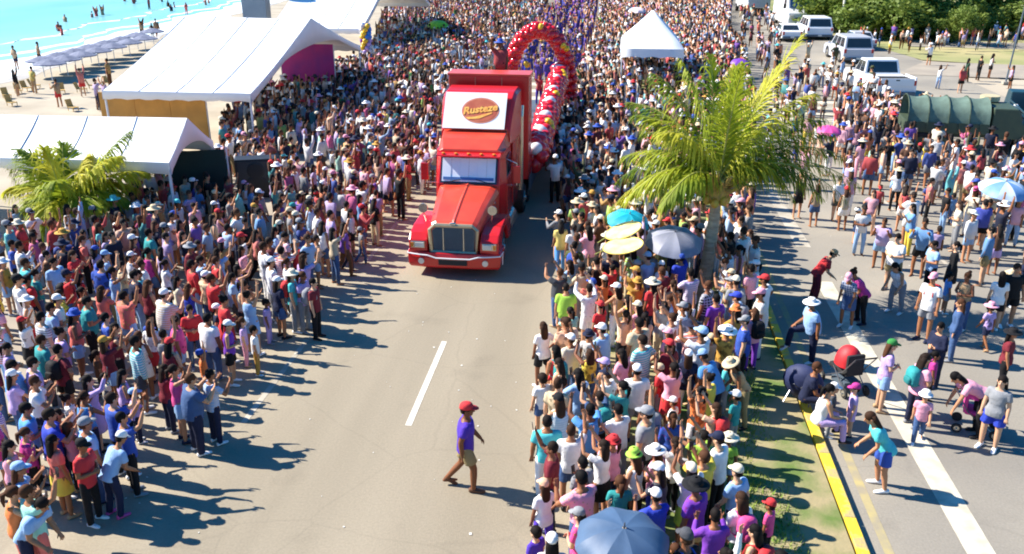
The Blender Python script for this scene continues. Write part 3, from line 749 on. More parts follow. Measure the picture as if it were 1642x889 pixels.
cr = MB(); cr.ell(ct + Vector((0, 0, -.12)), (.30, .28, .42), n=12, m=8)
obj('crown_fibre', cr, m_fibre, t)
for k in range(16):
    a = k * 2.4; e = random.uniform(.1, .8)
    d = Vector((math.cos(a) * math.cos(e), math.sin(a) * math.cos(e), math.sin(e)))
    q = ct + Vector((0, 0, -.25 + .02 * k))
    obj('leaf_base', MB().tube([q + d * .12, q + d * .45, q + d * .75 + Vector((0, 0, .1))], [.085, .055, .035], 6), m_fibre, t)
for k in range(7):
    a = k * .9; obj('coconut', MB().ell(ct + Vector((.27 * math.cos(a), .27 * math.sin(a), -.32 - .05 * (k % 2))), (.11, .11, .14), n=10, m=7), mat('green_coconut', (.42, .38, .04), .5, (.50, .25, .04), scale=5), t)
# tip pixel, depth offset, lift of the arch, material
FR = [(1282, 62, .2, .35, 1, .60, .25), (1248, 108, .9, .6, 1, .6, .4), (1192, 104, -.9, .75, 0, .62, .6), (1094, 100, -.3, .95, 0, .66, .65), (1048, 118, .5, 1.15, 0, .66, .8), (1140, 92, .6, .6, 0, .6, .5),  
      (1012, 165, .9, 1.1, 0, .62, .6), (1032, 214, 1.4, 1.0, 2, .6, .6), (1002, 250, -.2, 1.0, 0, .64, .7), (976, 338, .2, 1.55, 1, .66, .8), (1006, 318, -1.0, 1.3, 0, .62, .8),
      (1045, 312, 1.2, 1.1, 2, .6, .8), (1062, 330, -1.5, 1.1, 0, .6, .8),  (1272, 318, -.4, 1.5, 1, .62, .7),
       (1318, 316, .6, 1.35, 0, .6, .75), (1378, 296, .2, 1.35, 1, .6, .7), (1352, 250, .6, 1.2, 0, .66, .9), (1318, 190, .5, 1.1, 0, .68, .8), (1304, 150, -.2, 1.0, 1, .66, .7),  
      (1210, 212, 2.2, .9, 0, .6, .5),   (1180, 110, .5, .4, 1, .6, .3),
      (990, 290, .6, 1.4, 0, .66, .9), (1020, 185, .2, 1.0, 0, .62, .7),   (1355, 318, -.2, 1.5, 2, .62, .8),  (1340, 215, 1.0, 1.0, 2, .6, .6),   (1060, 215, -1.2, 1.1, 1, .62, .7)]
for i, (px, py, dy, lf, mi, lf_, dr) in enumerate(FR):
    T_ = at_y(px, py, YC + dy) - base
    frond(t, ct + Vector((random.uniform(-.1, .1), random.uniform(-.1, .1), .05)), T_, lf, (m_frond, m_frond2, m_frond3)[mi], N=66, leaf=lf_, droop=dr, seed=i, width=1.15)
# small palms by the long tent
def small_palm(bx, by, cz, tips, label, mats_, L=.72, N=58):
    b0 = Vector((*G(bx, by), 0)); t = thing('palm_tree', label, 'palm tree', b0)
    c = Vector((0, 0, cz)); obj('trunk', MB().tube([(0, 0, 0), (.03, 0, cz * .5), c], [.17, .14, .15], 10), m_ptrunk, t)
    obj('crown_fibre', MB().ell(c, (.2, .2, .28), n=10, m=7), m_fibre, t)
    for i, (px, py, dy, lf) in enumerate(tips):
        frond(t, c + Vector((0, 0, .1)), at_y(px, py, b0.y + dy) - b0, lf, mats_[i % len(mats_)], N=N, leaf=L, droop=.6, seed=50 + i, width=1.7)
small_palm(118, 392, .9, [(32, 240, .2, .9), (72, 240, -.4, .6), (100, 232, .9, .5), (140, 250, .5, .5), (205, 212, .2, .5), (190, 250, -.6, .9), (200, 322, -.3, 1.1), (232, 275, .6, 1.0), (35, 335, -.3, 1.0), (10, 305, .4, 1.1),
    (60, 375, -.8, 1.0), (70, 345, -1.2, .9), (160, 330, -1.2, 1.0), (215, 300, 1.0, 1.1), (20, 262, 1.1, .9), (165, 262, 1.2, .8), (90, 290, -1.4, .8)], 'young low palm with drooping fronds in front of the long low tent', [m_frond, m_frond2, m_frond, m_frond2], N=74)
small_palm(222, 335, 1.1, [(262, 250, .2, .6), (236, 246, .4, .5), (285, 275, .0, .7), (200, 270, .3, .7), (250, 300, -.6, .6), (215, 262, -.5, .5), (275, 310, .5, .6), (190, 300, -.2, .6), (244, 272, .8, .6)],
    'small yellowing palm at the right end of the long low tent', [m_frond2, m_frond2, m_frond], .42, 36)

# ------------------------------------------------------------------ umbrellas
m_shaft = mat('umbrella_shaft', (.25, .25, .27), .3, metal=.7)
def umbrella(px, py, z, rad, col, label, tilt=0., az=0., col2=None, nm='umbrella', rough=.55):
    X, Y = G(px, py, z)
    m = mat('cloth_' + nm + '_' + str(int(px)), col, rough, tuple(c * .82 for c in col), scale=3, bump=.25, bscale=5)
    m2 = m if col2 is None else mat('cloth2_' + nm + '_' + str(int(px)), col2, rough)
    t = thing('umbrella', label, 'umbrella', (X, Y, z)); t.rotation_euler = (tilt, 0, az)
    H = rad * .42
    def surf(a, q):
        r = rad * math.sin(q * 1.25) / math.sin(1.25); edge = 1 - .07 * (1 - abs(((a / (math.pi / 4)) % 1) * 2 - 1) ** 1.0) * q
        sag = -.05 * rad * math.sin(math.pi * ((a / (math.pi / 4)) % 1)) * q
        return Vector((r * edge * math.cos(a), r * edge * math.sin(a), H * (math.cos(q * 1.25) - math.cos(1.25)) / (1 - math.cos(1.25)) - H + sag * .8))
    for k in range(8):
        vs = []; fs = []; na, nq = 6, 6
        for i in range(na + 1):
            for j in range(nq + 1):
                a = (k + min(.9999, i / na)) * math.pi / 4; vs.append(surf(a, .03 + .97 * j / nq))
        N = len(vs); vs += [v_ - Vector((0, 0, .008)) for v_ in vs]
        for i in range(na):
            for j in range(nq):
                a, b = i * (nq + 1) + j, (i + 1) * (nq + 1) + j
                fs += [(a, b, b + 1, a + 1), (N + a + 1, N + b + 1, N + b, N + a)]
        obj('panel', MB().add(vs, fs), m if k % 2 == 0 else m2, t, smooth=True)
        obj('rib', MB().tube([surf(k * math.pi / 4, .05 + .95 * j / 5) - Vector((0, 0, .012)) for j in range(6)], .006, 4), m_shaft, t)
    obj('shaft', MB().tube([(0, 0, .06), (0, 0, -.80)], .010, 6), m_shaft, t)
    obj('tip', MB().tube([(0, 0, -.01), (0, 0, .09)], [.02, .008], 6), m_shaft, t)
    hk = [(0, 0, -.80)] + [(.035 - .035 * math.cos(a), 0, -.84 - .035 * math.sin(a)) for a in (0, .8, 1.6, 2.4, 3.1)]
    obj('handle', MB().tube(hk, .014, 6), m_blk, t)
    return t
umbrella(1001, 846, 2.1, .66, srgb('46607f'), 'large dark blue umbrella open at the bottom edge of the median crowd', R(8), .3)
umbrella(1083, 372, 2.15, .78, srgb('7b7f92'), 'grey umbrella open beside the tall palm trunk', R(14), .2, srgb('9396a8'))
umbrella(1010, 343, 2.1, .62, srgb('00a3bd'), 'turquoise umbrella open over the median crowd left of the grey one', R(16), .5, srgb('22b7cd'))
umbrella(1331, 203, 2.0, .52, srgb('e0509c'), 'bright pink umbrella in the crowd right of the tall palm', R(10), .1)
umbrella(1614, 291, 2.1, .76, srgb('6f9acb'), 'blue and pale blue umbrella at the right edge', R(12), .2, srgb('c4d4e6'))
umbrella(1187, 95, 2.0, .60, srgb('7a3fb5'), 'purple umbrella beyond the top of the tall palm', R(10), .1)
umbrella(1022, 12, 2.2, .95, srgb('f3d9da'), 'pale pink umbrella behind the white median canopy', R(5), .1)
umbrella(702, 34, 2.1, .95, srgb('9ad32a'), 'lime green umbrella in the far crowd left of the red truck', R(12), .1)
# round yellow fans held over heads
m_fan = mat('pale_yellow_card', srgb('f4dd7a'), .6, srgb('f6e7a4'), scale=3)
def fan(px, py, z, r, rx, ry, label):
    X, Y = G(px, py, z); t = thing('round_fan', label, 'fan', (X, Y, z)); t.rotation_euler = (rx, ry, .3)
    f_ = obj('disc', MB().tube([(0, 0, -.006), (0, 0, .006)], [r, r], 28), m_fan, t)
    obj('rim', MB().tube([(r * math.cos(2 * math.pi * k / 28), r * math.sin(2 * math.pi * k / 28), 0) for k in range(29)], .014, 5), mat('fan_rim', srgb('d8b84a'), .6), f_)
    obj('handle', MB().tube([(-r, 0, 0), (-r - .25, 0, -.05)], .014, 6), m_rach, t)
fan(999, 370, 2.10, .50, R(-1), R(-20), 'pale yellow round card held above the upper yellow one')
fan(999, 394, 2.0, .52, R(1), R(-11), 'yellow round card, lower of the two beside the grey umbrella')

# ------------------------------------------------------------------ vehicles
m_tail = mat('tail_lamp_red', (.45, .02, .02), .2)
m_plate = mat('plain_plate', (.65, .65, .6), .5)
def paint(nm, c): return mat(nm, c, .3, tuple(x * .93 for x in c), scale=1., spec=.6)
def side_profile(L, ground, z1, axles, r, front=.0, hood=None):
    """outline of the lower body with wheel arches, (y, z)"""
    pts = [(-L / 2, ground + .18), (-L / 2, z1 - .05), (-L / 2 + .06, z1)]
    if hood: pts += hood
    else: pts += [(L / 2 - .1, z1), (L / 2, z1 - .12)]
    pts += [(L / 2, ground + .05)]
    for y in sorted(axles, reverse=True):
        R_ = r + .07; pts += [(y + R_, ground)]
        pts += [(y + R_ * math.cos(a), max(ground, r + R_ * math.sin(a))) for a in [math.pi * k / 8 for k in range(1, 8)]]
        pts += [(y - R_, ground)]
    return pts
def greenhouse(parent, m, yb, yt, wb, wt, z0, z1, splits=2, wsmooth=.03):
    """roof cabin with separate glass panes"""
    B = [(-wb, yb[0]), (wb, yb[0]), (wb, yb[1]), (-wb, yb[1])]; Tt = [(-wt, yt[0]), (wt, yt[0]), (wt, yt[1]), (-wt, yt[1])]
    cabn = obj('cabin', MB().loft([[(x, y, z0) for x, y in B], [(x, y, z1) for x, y in Tt]]), m, parent, bevel=.05)
    def pane(c, u0, u1, nm):
        a, b, d, e = [Vector(q) for q in c]                 # bottom-left, bottom-right, top-right, top-left
        f_ = lambda u, v: (a * (1 - u) + b * u) * (1 - v) + (e * (1 - u) + d * u) * v
        q = [f_(u0, .10), f_(u1, .10), f_(u1, .86), f_(u0, .86)]
        nrm = (q[1] - q[0]).cross(q[3] - q[0]).normalized() * .012
        obj(nm, MB().add([p + nrm for p in q] + [p - nrm * .5 for p in q], [(0, 1, 2, 3), (7, 6, 5, 4), (0, 4, 5, 1), (1, 5, 6, 2), (2, 6, 7, 3), (3, 7, 4, 0)]), m_glass, cabn)
    bl = [(x, y, z0) for x, y in B]; tl = [(x, y, z1) for x, y in Tt]
    pane((bl[0], bl[1], tl[1], tl[0]), .07, .93, 'rear_window'); pane((bl[2], bl[3], tl[3], tl[2]), .06, .94, 'windscreen')
    for (i, j) in ((1, 2), (3, 0)):
        for k in range(splits):
            pane((bl[i], bl[j], tl[j], tl[i]), .05 + .9 * k / splits + .02, .05 + .9 * (k + 1) / splits - .02, 'side_window')
    return cabn
def car(label, pos, rz, m, L=4.4, W=1.8, r=.34, zb=.95, zc=1.55, typ='suv', grp='vehicles parked in the far right corner'):
    t = thing({'pickup': 'pickup_truck', 'suv': 'parked_suv', 'sedan': 'parked_car'}[typ], label, {'pickup': 'pickup truck', 'suv': 'suv', 'sedan': 'car'}[typ], (pos[0], pos[1], 0), rz, grp)
    ax = (-L * .30, L * .31)
    hood = [(L / 2 - 1.3, zb + .02), (L / 2 - .25, zb - .10), (L / 2, zb - .28)]
    b = obj('body', MB().prism(side_profile(L, .24, zb, ax, r, hood=hood), -W / 2, W / 2), m, t, bevel=.05)
    hw = W / 2 - .05
    if typ == 'pickup':
        greenhouse(t, m, (-.55, 1.35), (-.30, .75), hw, hw - .16, zb, zc, 2)
        bed = obj('bed', MB().box((0, -L / 2 + .85, zb + .004), (W - .24, 1.45, .01)), m_blk, t)
        for s_ in (-1, 1): obj('bed_side', MB().box((s_ * (W / 2 - .06), -L / 2 + .86, zb + .07), (.10, 1.6, .16)), m, t, bevel=.02)
        tg = obj('tailgate', MB().box((0, -L / 2 - .005, zb - .13), (W - .36, .07, .46)), m, t, bevel=.02)
        obj('handle', MB().box((0, -L / 2 - .045, zb + .0), (.22, .02, .06)), m_blk, tg)
    elif typ == 'suv': greenhouse(t, m, (-L / 2 + .08, 1.15), (-L / 2 + .42, .45), hw, hw - .14, zb, zc, 3)
    else: greenhouse(t, m, (-L / 2 + .75, 1.05), (-L / 2 + 1.35, .35), hw, hw - .17, zb, zc, 2)
    for s_ in (-1, 1):
        for y_ in ax: wheel(t, s_ * (W / 2 - .12), y_, r, .22)
        obj('tail_lamp', MB().box((s_ * (W / 2 - .13), -L / 2 - .012, zb - .16), (.16, .05, .30)), m_tail, t, bevel=.01)
        obj('headlight', MB().box((s_ * (W / 2 - .22), L / 2 - .01, zb - .36), (.34, .06, .15)), m_lamp, t, bevel=.01)
        mi = obj('side_mirror', MB().box((s_ * (W / 2 + .10), .95, zb + .10), (.18, .10, .14)), m, t, bevel=.02)
        for y_ in (-.25, .65): obj('door_handle', MB().box((s_ * (W / 2 + .008), y_, zb - .14), (.02, .14, .03)), m_chr, t)
    obj('bumper', MB().box((0, -L / 2 - .04, .42), (W - .1, .16, .2)), m_rail, t, bevel=.03)
    obj('bumper', MB().box((0, L / 2 + .03, .42), (W - .1, .14, .22)), m_rail, t, bevel=.03)
    obj('number_plate', MB().box((0, -L / 2 - .13, .45), (.34, .01, .15)), m_plate, t)
    return t
wp_ = paint('white_car_paint', (.80, .81, .83)); sv_ = paint('silver_car_paint', (.50, .52, .58))
car('white pickup truck with an empty bed parked behind the crowd', (16.6, 58.3), R(5), wp_, 6.2, 2.35, .44, 1.2, 2.05, 'pickup')
car('silver suv with a dark rear window behind the white pickup', (18.3, 73.5), R(4), sv_, 5.2, 2.3, .42, 1.15, 2.0, 'suv')
car('white suv with a dark rear window near the white van', (18.8, 89.5), R(2), wp_, 5.2, 2.4, .42, 1.15, 2.0, 'suv')
car('white low car just left of the white suv', (16.0, 87.5), R(2), wp_, 4.8, 1.85, .34, .95, 1.45, 'sedan')
car('pale car beyond the silver suv, half hidden', (21.0, 81.5), R(4), sv_, 4.5, 1.85, .34, .95, 1.45, 'sedan')
# van facing the camera, box truck seen from behind
t = thing('white_van', 'tall white van with a big blue windscreen facing the camera', 'van', (18.9, 101, 0), math.pi + R(3), 'vehicles parked in the far right corner')
prof = [(-3.4, .35), (-3.4, 2.75), (-3.3, 2.9), (2.0, 2.9), (2.4, 2.75), (2.85, 1.75), (3.3, 1.35), (3.4, .9), (3.4, .35)]
obj('body', MB().prism(prof, -1.15, 1.15), wp_, t, bevel=.08)
obj('windscreen', MB().box((0, 2.68, 2.24), (1.95, .04, .98), Matrix.Rotation(R(24), 3, 'X')), mat('blue_glass', (.03, .08, .20), .1, spec=.8), t)
obj('grille', MB().box((0, 3.42, .85), (1.2, .04, .3)), m_rail, t)
for s_ in (-1, 1):
    obj('headlight', MB().box((s_ * .85, 3.38, 1.05), (.35, .08, .25)), m_lamp, t)
    obj('side_window', MB().box((s_ * 1.16, 1.7, 2.1), (.03, .9, .7)), m_glass, t)
    obj('mirror', MB().box((s_ * 1.35, 2.4, 1.9), (.2, .1, .4)), m_blk, t)
    for y_ in (-2.2, 2.4): wheel(t, s_ * 1.02, y_, .40, .25)
t.scale = (1.18, 1.1, 1.15)
t = thing('box_truck', 'white box truck with a pale blue rear at the top edge', 'box truck', (16.6, 115, 0), R(3), 'vehicles parked in the far right corner')
obj('cargo_box', MB().box((0, 0, 2.4), (2.7, 7, 2.9)), wp_, t, bevel=.05)
for s_ in (-1, 1): obj('rear_door', MB().box((s_ * .66, -3.53, 2.4), (1.28, .05, 2.7)), paint('pale_blue_panel', (.42, .52, .60)), t)
obj('cab', MB().prism([(3.6, .6), (3.6, 2.6), (4.9, 2.6), (5.5, 1.6), (5.5, .6)], -1.15, 1.15), wp_, t, bevel=.08)
obj('chassis', MB().box((0, .8, .75), (1.1, 8.6, .3)), m_blk, t)
for s_ in (-1, 1):
    for y_ in (-2.2, 4.6): wheel(t, s_ * 1.1, y_, .46, .35)
# olive army truck with hooped canvas and a dark flatbed beyond
m_olive = mat('olive_paint', (.045, .07, .045), .55, (.06, .085, .05), scale=3)
m_canvas = mat('olive_canvas', (.13, .20, .16), .85, (.09, .14, .11), scale=1.8, bump=.6, bscale=3)
ax_, ay_ = G(1530, 250)
t = thing('army_truck', 'olive army truck with hooped canvas in the crowd at the right', 'army truck', (ax_ + .6, ay_ + 1.4, 0), R(-97)); t.scale = (.92, .84, .92)
# local +y points to the right side of the frame
obj('chassis', MB().box((0, .4, .85), (.9, 6.6, .25)), m_olive, t)
obj('cargo_bed', MB().box((0, -1.0, 1.25), (2.3, 4.2, .5)), m_olive, t, bevel=.03)
for s_ in (-1, 1):
    for k in range(8): obj('bed_slat', MB().box((s_ * 1.17, -2.9 + k * .53, 1.3), (.03, .4, .46)), m_olive, t)
for k in range(4):
    y0 = -3.05 + k * 1.03
    rings = []
    for j in range(7):
        y_ = y0 + 1.02 * j / 6; sag = .10 * math.sin(math.pi * j / 6)
        rings.append([((1.15 - sag * .4) * math.cos(a), y_, 1.5 + (1.15 - sag) * math.sin(a) ** .7) for a in [math.pi * q / 12 for q in range(13)]])
    obj('canvas_panel', MB().loft(rings, caps=False, close=False), m_canvas, t, smooth=True)
    obj('hoop', MB().tube([(1.16 * math.cos(a), y0, 1.5 + 1.17 * math.sin(a) ** .7) for a in [math.pi * q / 12 for q in range(13)]], .03, 5), m_olive, t)
obj('cab', MB().prism([(1.2, .8), (1.2, 2.3), (2.4, 2.3), (2.7, 1.6), (3.8, 1.5), (3.85, .8)], -1.05, 1.05), m_olive, t, bevel=.06)
obj('windscreen', MB().box((0, 2.60, 1.98), (1.7, .04, .60), Matrix.Rotation(R(23), 3, 'X')), m_glass, t)
obj('spare_wheel', MB().tube([(-1.0, 1.45, 2.36), (-1.0, 1.45, 2.6)], [.5, .5], 18), mat('tan_cover', (.50, .43, .26), .8), t)
for s_ in (-1, 1):
    for y_ in (-2.2, -1.1, 3.0): wheel(t, s_ * 1.0, y_, .5, .3, rim=m_olive)
bx_, by_ = G(1640, 232)
t = thing('flatbed_truck', 'dark blue-green flatbed truck at the right edge behind the army truck', 'flatbed truck', (bx_ + .6, by_ + .5, 0), R(-12))
obj('chassis', MB().box((0, 0, .8), (.9, 6, .25)), m_blk, t)
obj('bed', MB().box((0, -1, 1.1), (2.3, 4, .2)), mat('dark_teal_paint', (.02, .06, .08), .4), t, bevel=.02)
for s_ in (-1, 1):
    for k in range(3):
        obj('rail', MB().box((s_ * 1.12, -1, 1.4 + .22 * k), (.04, 4, .07)), MATS['dark_teal_paint'], t)
    for y_ in (-2, 2.2): wheel(t, s_ * 1.0, y_, .45, .28)
obj('cab', MB().prism([(1.2, .7), (1.2, 2.2), (2.2, 2.2), (2.7, 1.4), (3.4, 1.3), (3.4, .7)], -1.05, 1.05), MATS['dark_teal_paint'], t, bevel=.06)
obj('cargo', MB().box((.2, -1.2, 1.5), (1.5, 2.2, .7)), mat('blue_tarp', (.05, .16, .45), .6, (.35, .45, .6), scale=1.5, bump=.5, bscale=3), t, bevel=.1)

# ------------------------------------------------------------------ posts and poles
m_post = mat('pale_lamp_post', (.72, .70, .62), .6)
x_, y_ = G(1347, 57); t = thing('lamp_post', 'tall pale lamp post beside the far road', 'lamp post', (x_, y_, 0))
obj('shaft', MB().tube([(0, 0, 0), (0, 0, .5), (0, 0, 9.5)], [.20, .14, .09], 10), m_post, t)
obj('lamp_head', MB().box((-.6, 0, 9.5), (1.3, .2, .12)), m_post, t)
x_, y_ = G(1612, 135); t = thing('signpost', 'thin grey metal post near the right edge beyond the crowd', 'post', (x_, y_, 0))
obj('shaft', MB().tube([(0, 0, 0), (.25, 0, 5.5)], [.06, .05], 8), m_rail, t)
obj('base', MB().box((0, 0, .08), (.4, .4, .16)), m_kerb, t)

# balloon column beside the large tent
BM2 = {k: ball_mesh(mat('balloon_' + n_, c_, .2)) for k, n_, c_ in (('b', 'blue', (.03, .20, .62)), ('l', 'lilac', (.48, .30, .62)), ('p', 'violet', (.20, .03, .35)))}
BM.update(BM2)
x_, y_ = G(590, 118); t = thing('balloon_column', 'column of blue, white and violet balloons beside the large white tent', 'balloon column', (x_, y_, 0))
obj('pole', MB().tube([(0, 0, 0), (0, 0, 3.4)], .03, 6), m_pole, t)
for i in range(13):
    for k in range(4):
        a = i * .6 + k * math.pi / 2; z = .3 + i * .25
        balloon(t, (.26 * math.cos(a), .26 * math.sin(a), z), random.uniform(.17, .22), 'bbwy'[k] if i > 8 else ('lwpb' if i < 5 else 'ylwp')[k])

# ------------------------------------------------------------------ beach
m_par = mat('blue_grey_parasol', (.11, .13, .20), .85, (.22, .24, .33), scale=1.2)
m_chair = mat('yellow_beach_chair', (.52, .33, .10), .7)
pc = MB(); pc.revolve([(0.02, 2.35), (.6, 2.2), (1.5, 1.85), (1.52, 1.75)], 10); pme = pc.mesh('canopy', m_par, False)
sme = MB().tube([(0, 0, 0), (0, 0, 2.3)], .04, 6).mesh('pole', m_pole)
nth = ['nearest', 'second', 'third', 'fourth', 'fifth', 'sixth', 'seventh', 'eighth', 'ninth', 'tenth', 'eleventh', 'twelfth', 'thirteenth', 'fourteenth', 'fifteenth', 'sixteenth']
for i in range(15):
    u = i / 14; px = 72 + u * 175; py = 128 - u * 52 + (5 if i % 2 else -4)
    x_, y_ = G(px, py)
    t = thing('beach_parasol', 'blue-grey parasol on the wet sand, %s along the row from the left edge' % nth[i].replace('nearest', 'first'), 'parasol', (x_, y_, 0), i, 'blue-grey parasols along the waterline')
    link('canopy', pme, t); link('pole', sme, t); t.scale = (.72, .72, .62)
cm_ = MB(); cm_.box((0, 0, .35), (.55, .9, .06)); cm_.box((0, .52, .65), (.55, .08, .7), Matrix.Rotation(R(-20), 3, 'X'))
seat_me = MB().box((0, 0, .36), (.6, .9, .07)).mesh('seat', m_chair); back_me = MB().box((0, .55, .68), (.6, .08, .75), Matrix.Rotation(R(-22), 3, 'X')).mesh('backrest', m_chair)
leg_me = MB().box((0, 0, .17), (.05, .05, .34)).mesh('leg', m_chair)
wh = ['in the corner nearest the left edge', 'beside the shadow at the left edge', 'left of the standing bather', 'behind the standing bather', 'farther up the sand', 'close to the orange wall', 'between the parasols and the large tent', 'in front of the blue-grey parasols', 'alone on the open sand', 'next to the wet sand']
for i, (px, py) in enumerate(((12, 158), (30, 150), (44, 146), (58, 142), (132, 148), (150, 142), (176, 138), (100, 150), (118, 178), (20, 170))):
    x_, y_ = G(px, py); t = thing('beach_chair', 'yellow low beach chair ' + wh[i], 'chair', (x_, y_, 0), random.uniform(-1, 1) + 1.6, 'yellow chairs on the beach')
    link('seat', seat_me, t); link('backrest', back_me, t); t.scale = (.6, .6, .6)
    for sx in (-.26, .26):
        for sy in (-.4, .4): link('leg', leg_me, t, loc=(sx, sy, 0))

# ------------------------------------------------------------------ pushchair with a red hood, bags
m_hood = mat('red_hood_cloth', (.62, .02, .03), .6, (.5, .015, .02), scale=4, bump=.4, bscale=5)
x_, y_ = G(1352, 622)
t = thing('pushchair', 'pushchair with a round red hood standing beside the yellow kerb', 'pushchair', (x_, y_, 0), R(200))
rings = [[(.27 * math.cos(a) * k, .05 + .36 * y0, .62 + (.42 * math.sin(a)) * k) for a in [math.pi * q / 10 for q in range(11)]] for y0, k in ((-.5, .92), (-.25, 1.03), (0, 1.06), (.3, 1.0), (.55, .8), (.7, .45))]
obj('hood', MB().loft(rings, caps=False, close=False), m_hood, t, smooth=True)
obj('seat', MB().box((0, -.05, .48), (.42, .6, .1)), m_blk, t, bevel=.03); obj('backrest', MB().box((0, .28, .7), (.42, .08, .5)), m_blk, t, bevel=.03)
for s_ in (-1, 1):
    obj('frame', MB().tube([(s_ * .26, -.45, .12), (s_ * .26, .25, .55), (s_ * .26, .62, 1.02)], .014, 6), m_shaft, t)
    obj('frame', MB().tube([(s_ * .26, .42, .12), (s_ * .26, -.1, .55)], .014, 6), m_shaft, t)
    for yy in (-.45, .42): wheel(t, s_ * .27, yy, .12, .04)
obj('handle', MB().tube([(-.26, .62, 1.02), (.26, .62, 1.02)], .018, 6), m_blk, t)
obj('basket', MB().box((0, .05, .22), (.4, .5, .14)), m_rail, t)
x_, y_ = G(1562, 690)
t = thing('pushchair', 'pink pushchair in front of the woman bending over', 'pushchair', (x_, y_, 0), R(70))
m_pk = mat('pink_pushchair_cloth', (.70, .05, .30), .7)
obj('seat', MB().box((0, 0, .45), (.40, .5, .08)), m_pk, t, bevel=.03); obj('backrest', MB().box((0, .25, .66), (.40, .07, .45)), m_pk, t, bevel=.03)
obj('hood', MB().loft([[(.24 * math.cos(a), .25 - .12 * j, .78 + .26 * math.sin(a) * (1 - .1 * j)) for a in [math.pi * q / 8 for q in range(9)]] for j in range(4)], caps=False, close=False), m_pk, t)
for s_ in (-1, 1):
    obj('frame', MB().tube([(s_ * .24, -.35, .1), (s_ * .24, .2, .5), (s_ * .24, .5, .98)], .013, 6), m_shaft, t)
    for yy in (-.35, .34): wheel(t, s_ * .25, yy, .10, .04)
obj('handle', MB().tube([(-.24, .5, .98), (.24, .5, .98)], .016, 6), m_blk, t)
# folded navy camp chair bag on the ground
x_, y_ = G(1280, 652)
t = thing('camp_chair', 'navy round-backed camp chair standing next to the yellow kerb', 'camp chair', (x_, y_, 0), R(150))
m_nv = mat('navy_cloth', (.012, .02, .075), .7, (.02, .03, .10), scale=4, bump=.4, bscale=5)
obj('shell', MB().loft([[(rx * math.cos(2 * math.pi * k / 16), .12 + .28 * j - .35 * (1 - abs(math.cos(2 * math.pi * k / 16))) * 0, .62 + rx * .95 * math.sin(2 * math.pi * k / 16) + .1 * j) for k in range(16)] for j, rx in ((0, .18), (-.3, .34), (-.7, .43), (-.9, .45))], caps=True), m_nv, t, smooth=True)
for s_ in (-1, 1):
    obj('leg', MB().tube([(s_ * .3, -.35, 0), (-s_ * .1, .2, .6)], .014, 6), m_shaft, t); obj('leg', MB().tube([(s_ * .3, .3, 0), (s_ * .15, -.2, .6)], .014, 6), m_shaft, t)
# ------------------------------------------------------------------ people: bodies, clothes, hair
V3 = Vector
def nrm(v): return Vector(v).normalized()
POSES = {
 # lean, head pitch, right arm (upper, fore), left arm, right leg (thigh, shin), left leg
 'stand':   (0, 0, ((.20, .02, -1), (.06, .22, -1)), ((.20, .02, -1), (.06, .22, -1)), ((.06, .02, -1), (0, -.03, -1)), ((.06, .02, -1), (0, -.03, -1))),
 'phone':   (0, .12, ((.28, .75, .45), (-.12, .35, 1)), ((.20, .05, -1), (.0, .35, -1)), ((.07, .05, -1), (.02, -.03, -1)), ((.05, -.03, -1), (0, -.08, -1))),
 'phones':  (-2, .15, ((.30, .80, .40), (-.35, .45, .85)), ((.30, .80, .40), (-.35, .45, .85)), ((.07, .0, -1), (.02, -.03, -1)), ((.05, .0, -1), (0, -.05, -1))),
 'high':    (-3, .25, ((.30, .35, 1), (.0, .15, 1)), ((.24, .40, 1), (-.05, .1, 1)), ((.07, .0, -1), (.02, -.03, -1)), ((.06, .0, -1), (0, -.05, -1))),
 'wave':    (0, .1, ((.55, .15, .75), (.15, .1, 1)), ((.22, .05, -1), (.1, .25, -1)), ((.07, .04, -1), (.02, -.03, -1)), ((.06, -.02, -1), (0, -.06, -1))),
 'eye':     (3, -.05, ((.30, .55, -.55), (-.30, .55, .85)), ((.30, .55, -.55), (-.30, .55, .85)), ((.07, .0, -1), (.0, -.03, -1)), ((.07, .03, -1), (0, -.05, -1))),
 'folded':  (2, -.1, ((.28, .10, -1), (-.80, .75, .10)), ((.28, .10, -1), (-.80, .75, .05)), ((.07, .0, -1), (.0, -.03, -1)), ((.07, .02, -1), (0, -.05, -1))),
 'hip':     (0, 0, ((.70, -.20, -.75), (-.55, .35, -.65)), ((.18, .1, -1), (-.05, .35, -1)), ((.09, .0, -1), (.02, -.03, -1)), ((.09, .03, -1), (.02, -.05, -1))),
 'walk':    (2, 0, ((.14, -.25, -1), (.02, .10, -1)), ((.14, .28, -1), (.0, .65, -.85)), ((.03, .30, -1), (0, -.02, -1)), ((.03, -.16, -1), (0, -.62, -.85))),
 'bend':    (62, -.25, ((.12, .35, -1), (.0, .35, -1)), ((.12, .45, -1), (.0, .4, -1)), ((.08, .0, -1), (.02, -.12, -1)), ((.08, .12, -1), (.02, -.15, -1))),
 'stoop':   (30, -.2, ((.15, .5, -.85), (-.1, .9, -.2)), ((.15, .45, -.9), (-.1, .8, -.4)), ((.08, .1, -1), (.02, -.12, -1)), ((.08, .0, -1), (.02, -.15, -1))),
 'sit':     (12, 0, ((.16, .5, -.9), (-.2, .95, -.1)), ((.16, .5, -.9), (-.2, .95, -.1)), ((.22, 1, .12), (.02, .06, -1)), ((.20, 1, .12), (.02, .10, -1))),
 'step':    (8, 0, ((.15, .3, -1), (-.1, .9, -.3)), ((.2, -.1, -1), (.1, .2, -1)), ((.1, .95, -.15), (0, .15, -1)), ((.05, .0, -1), (0, -.05, -1))),
}
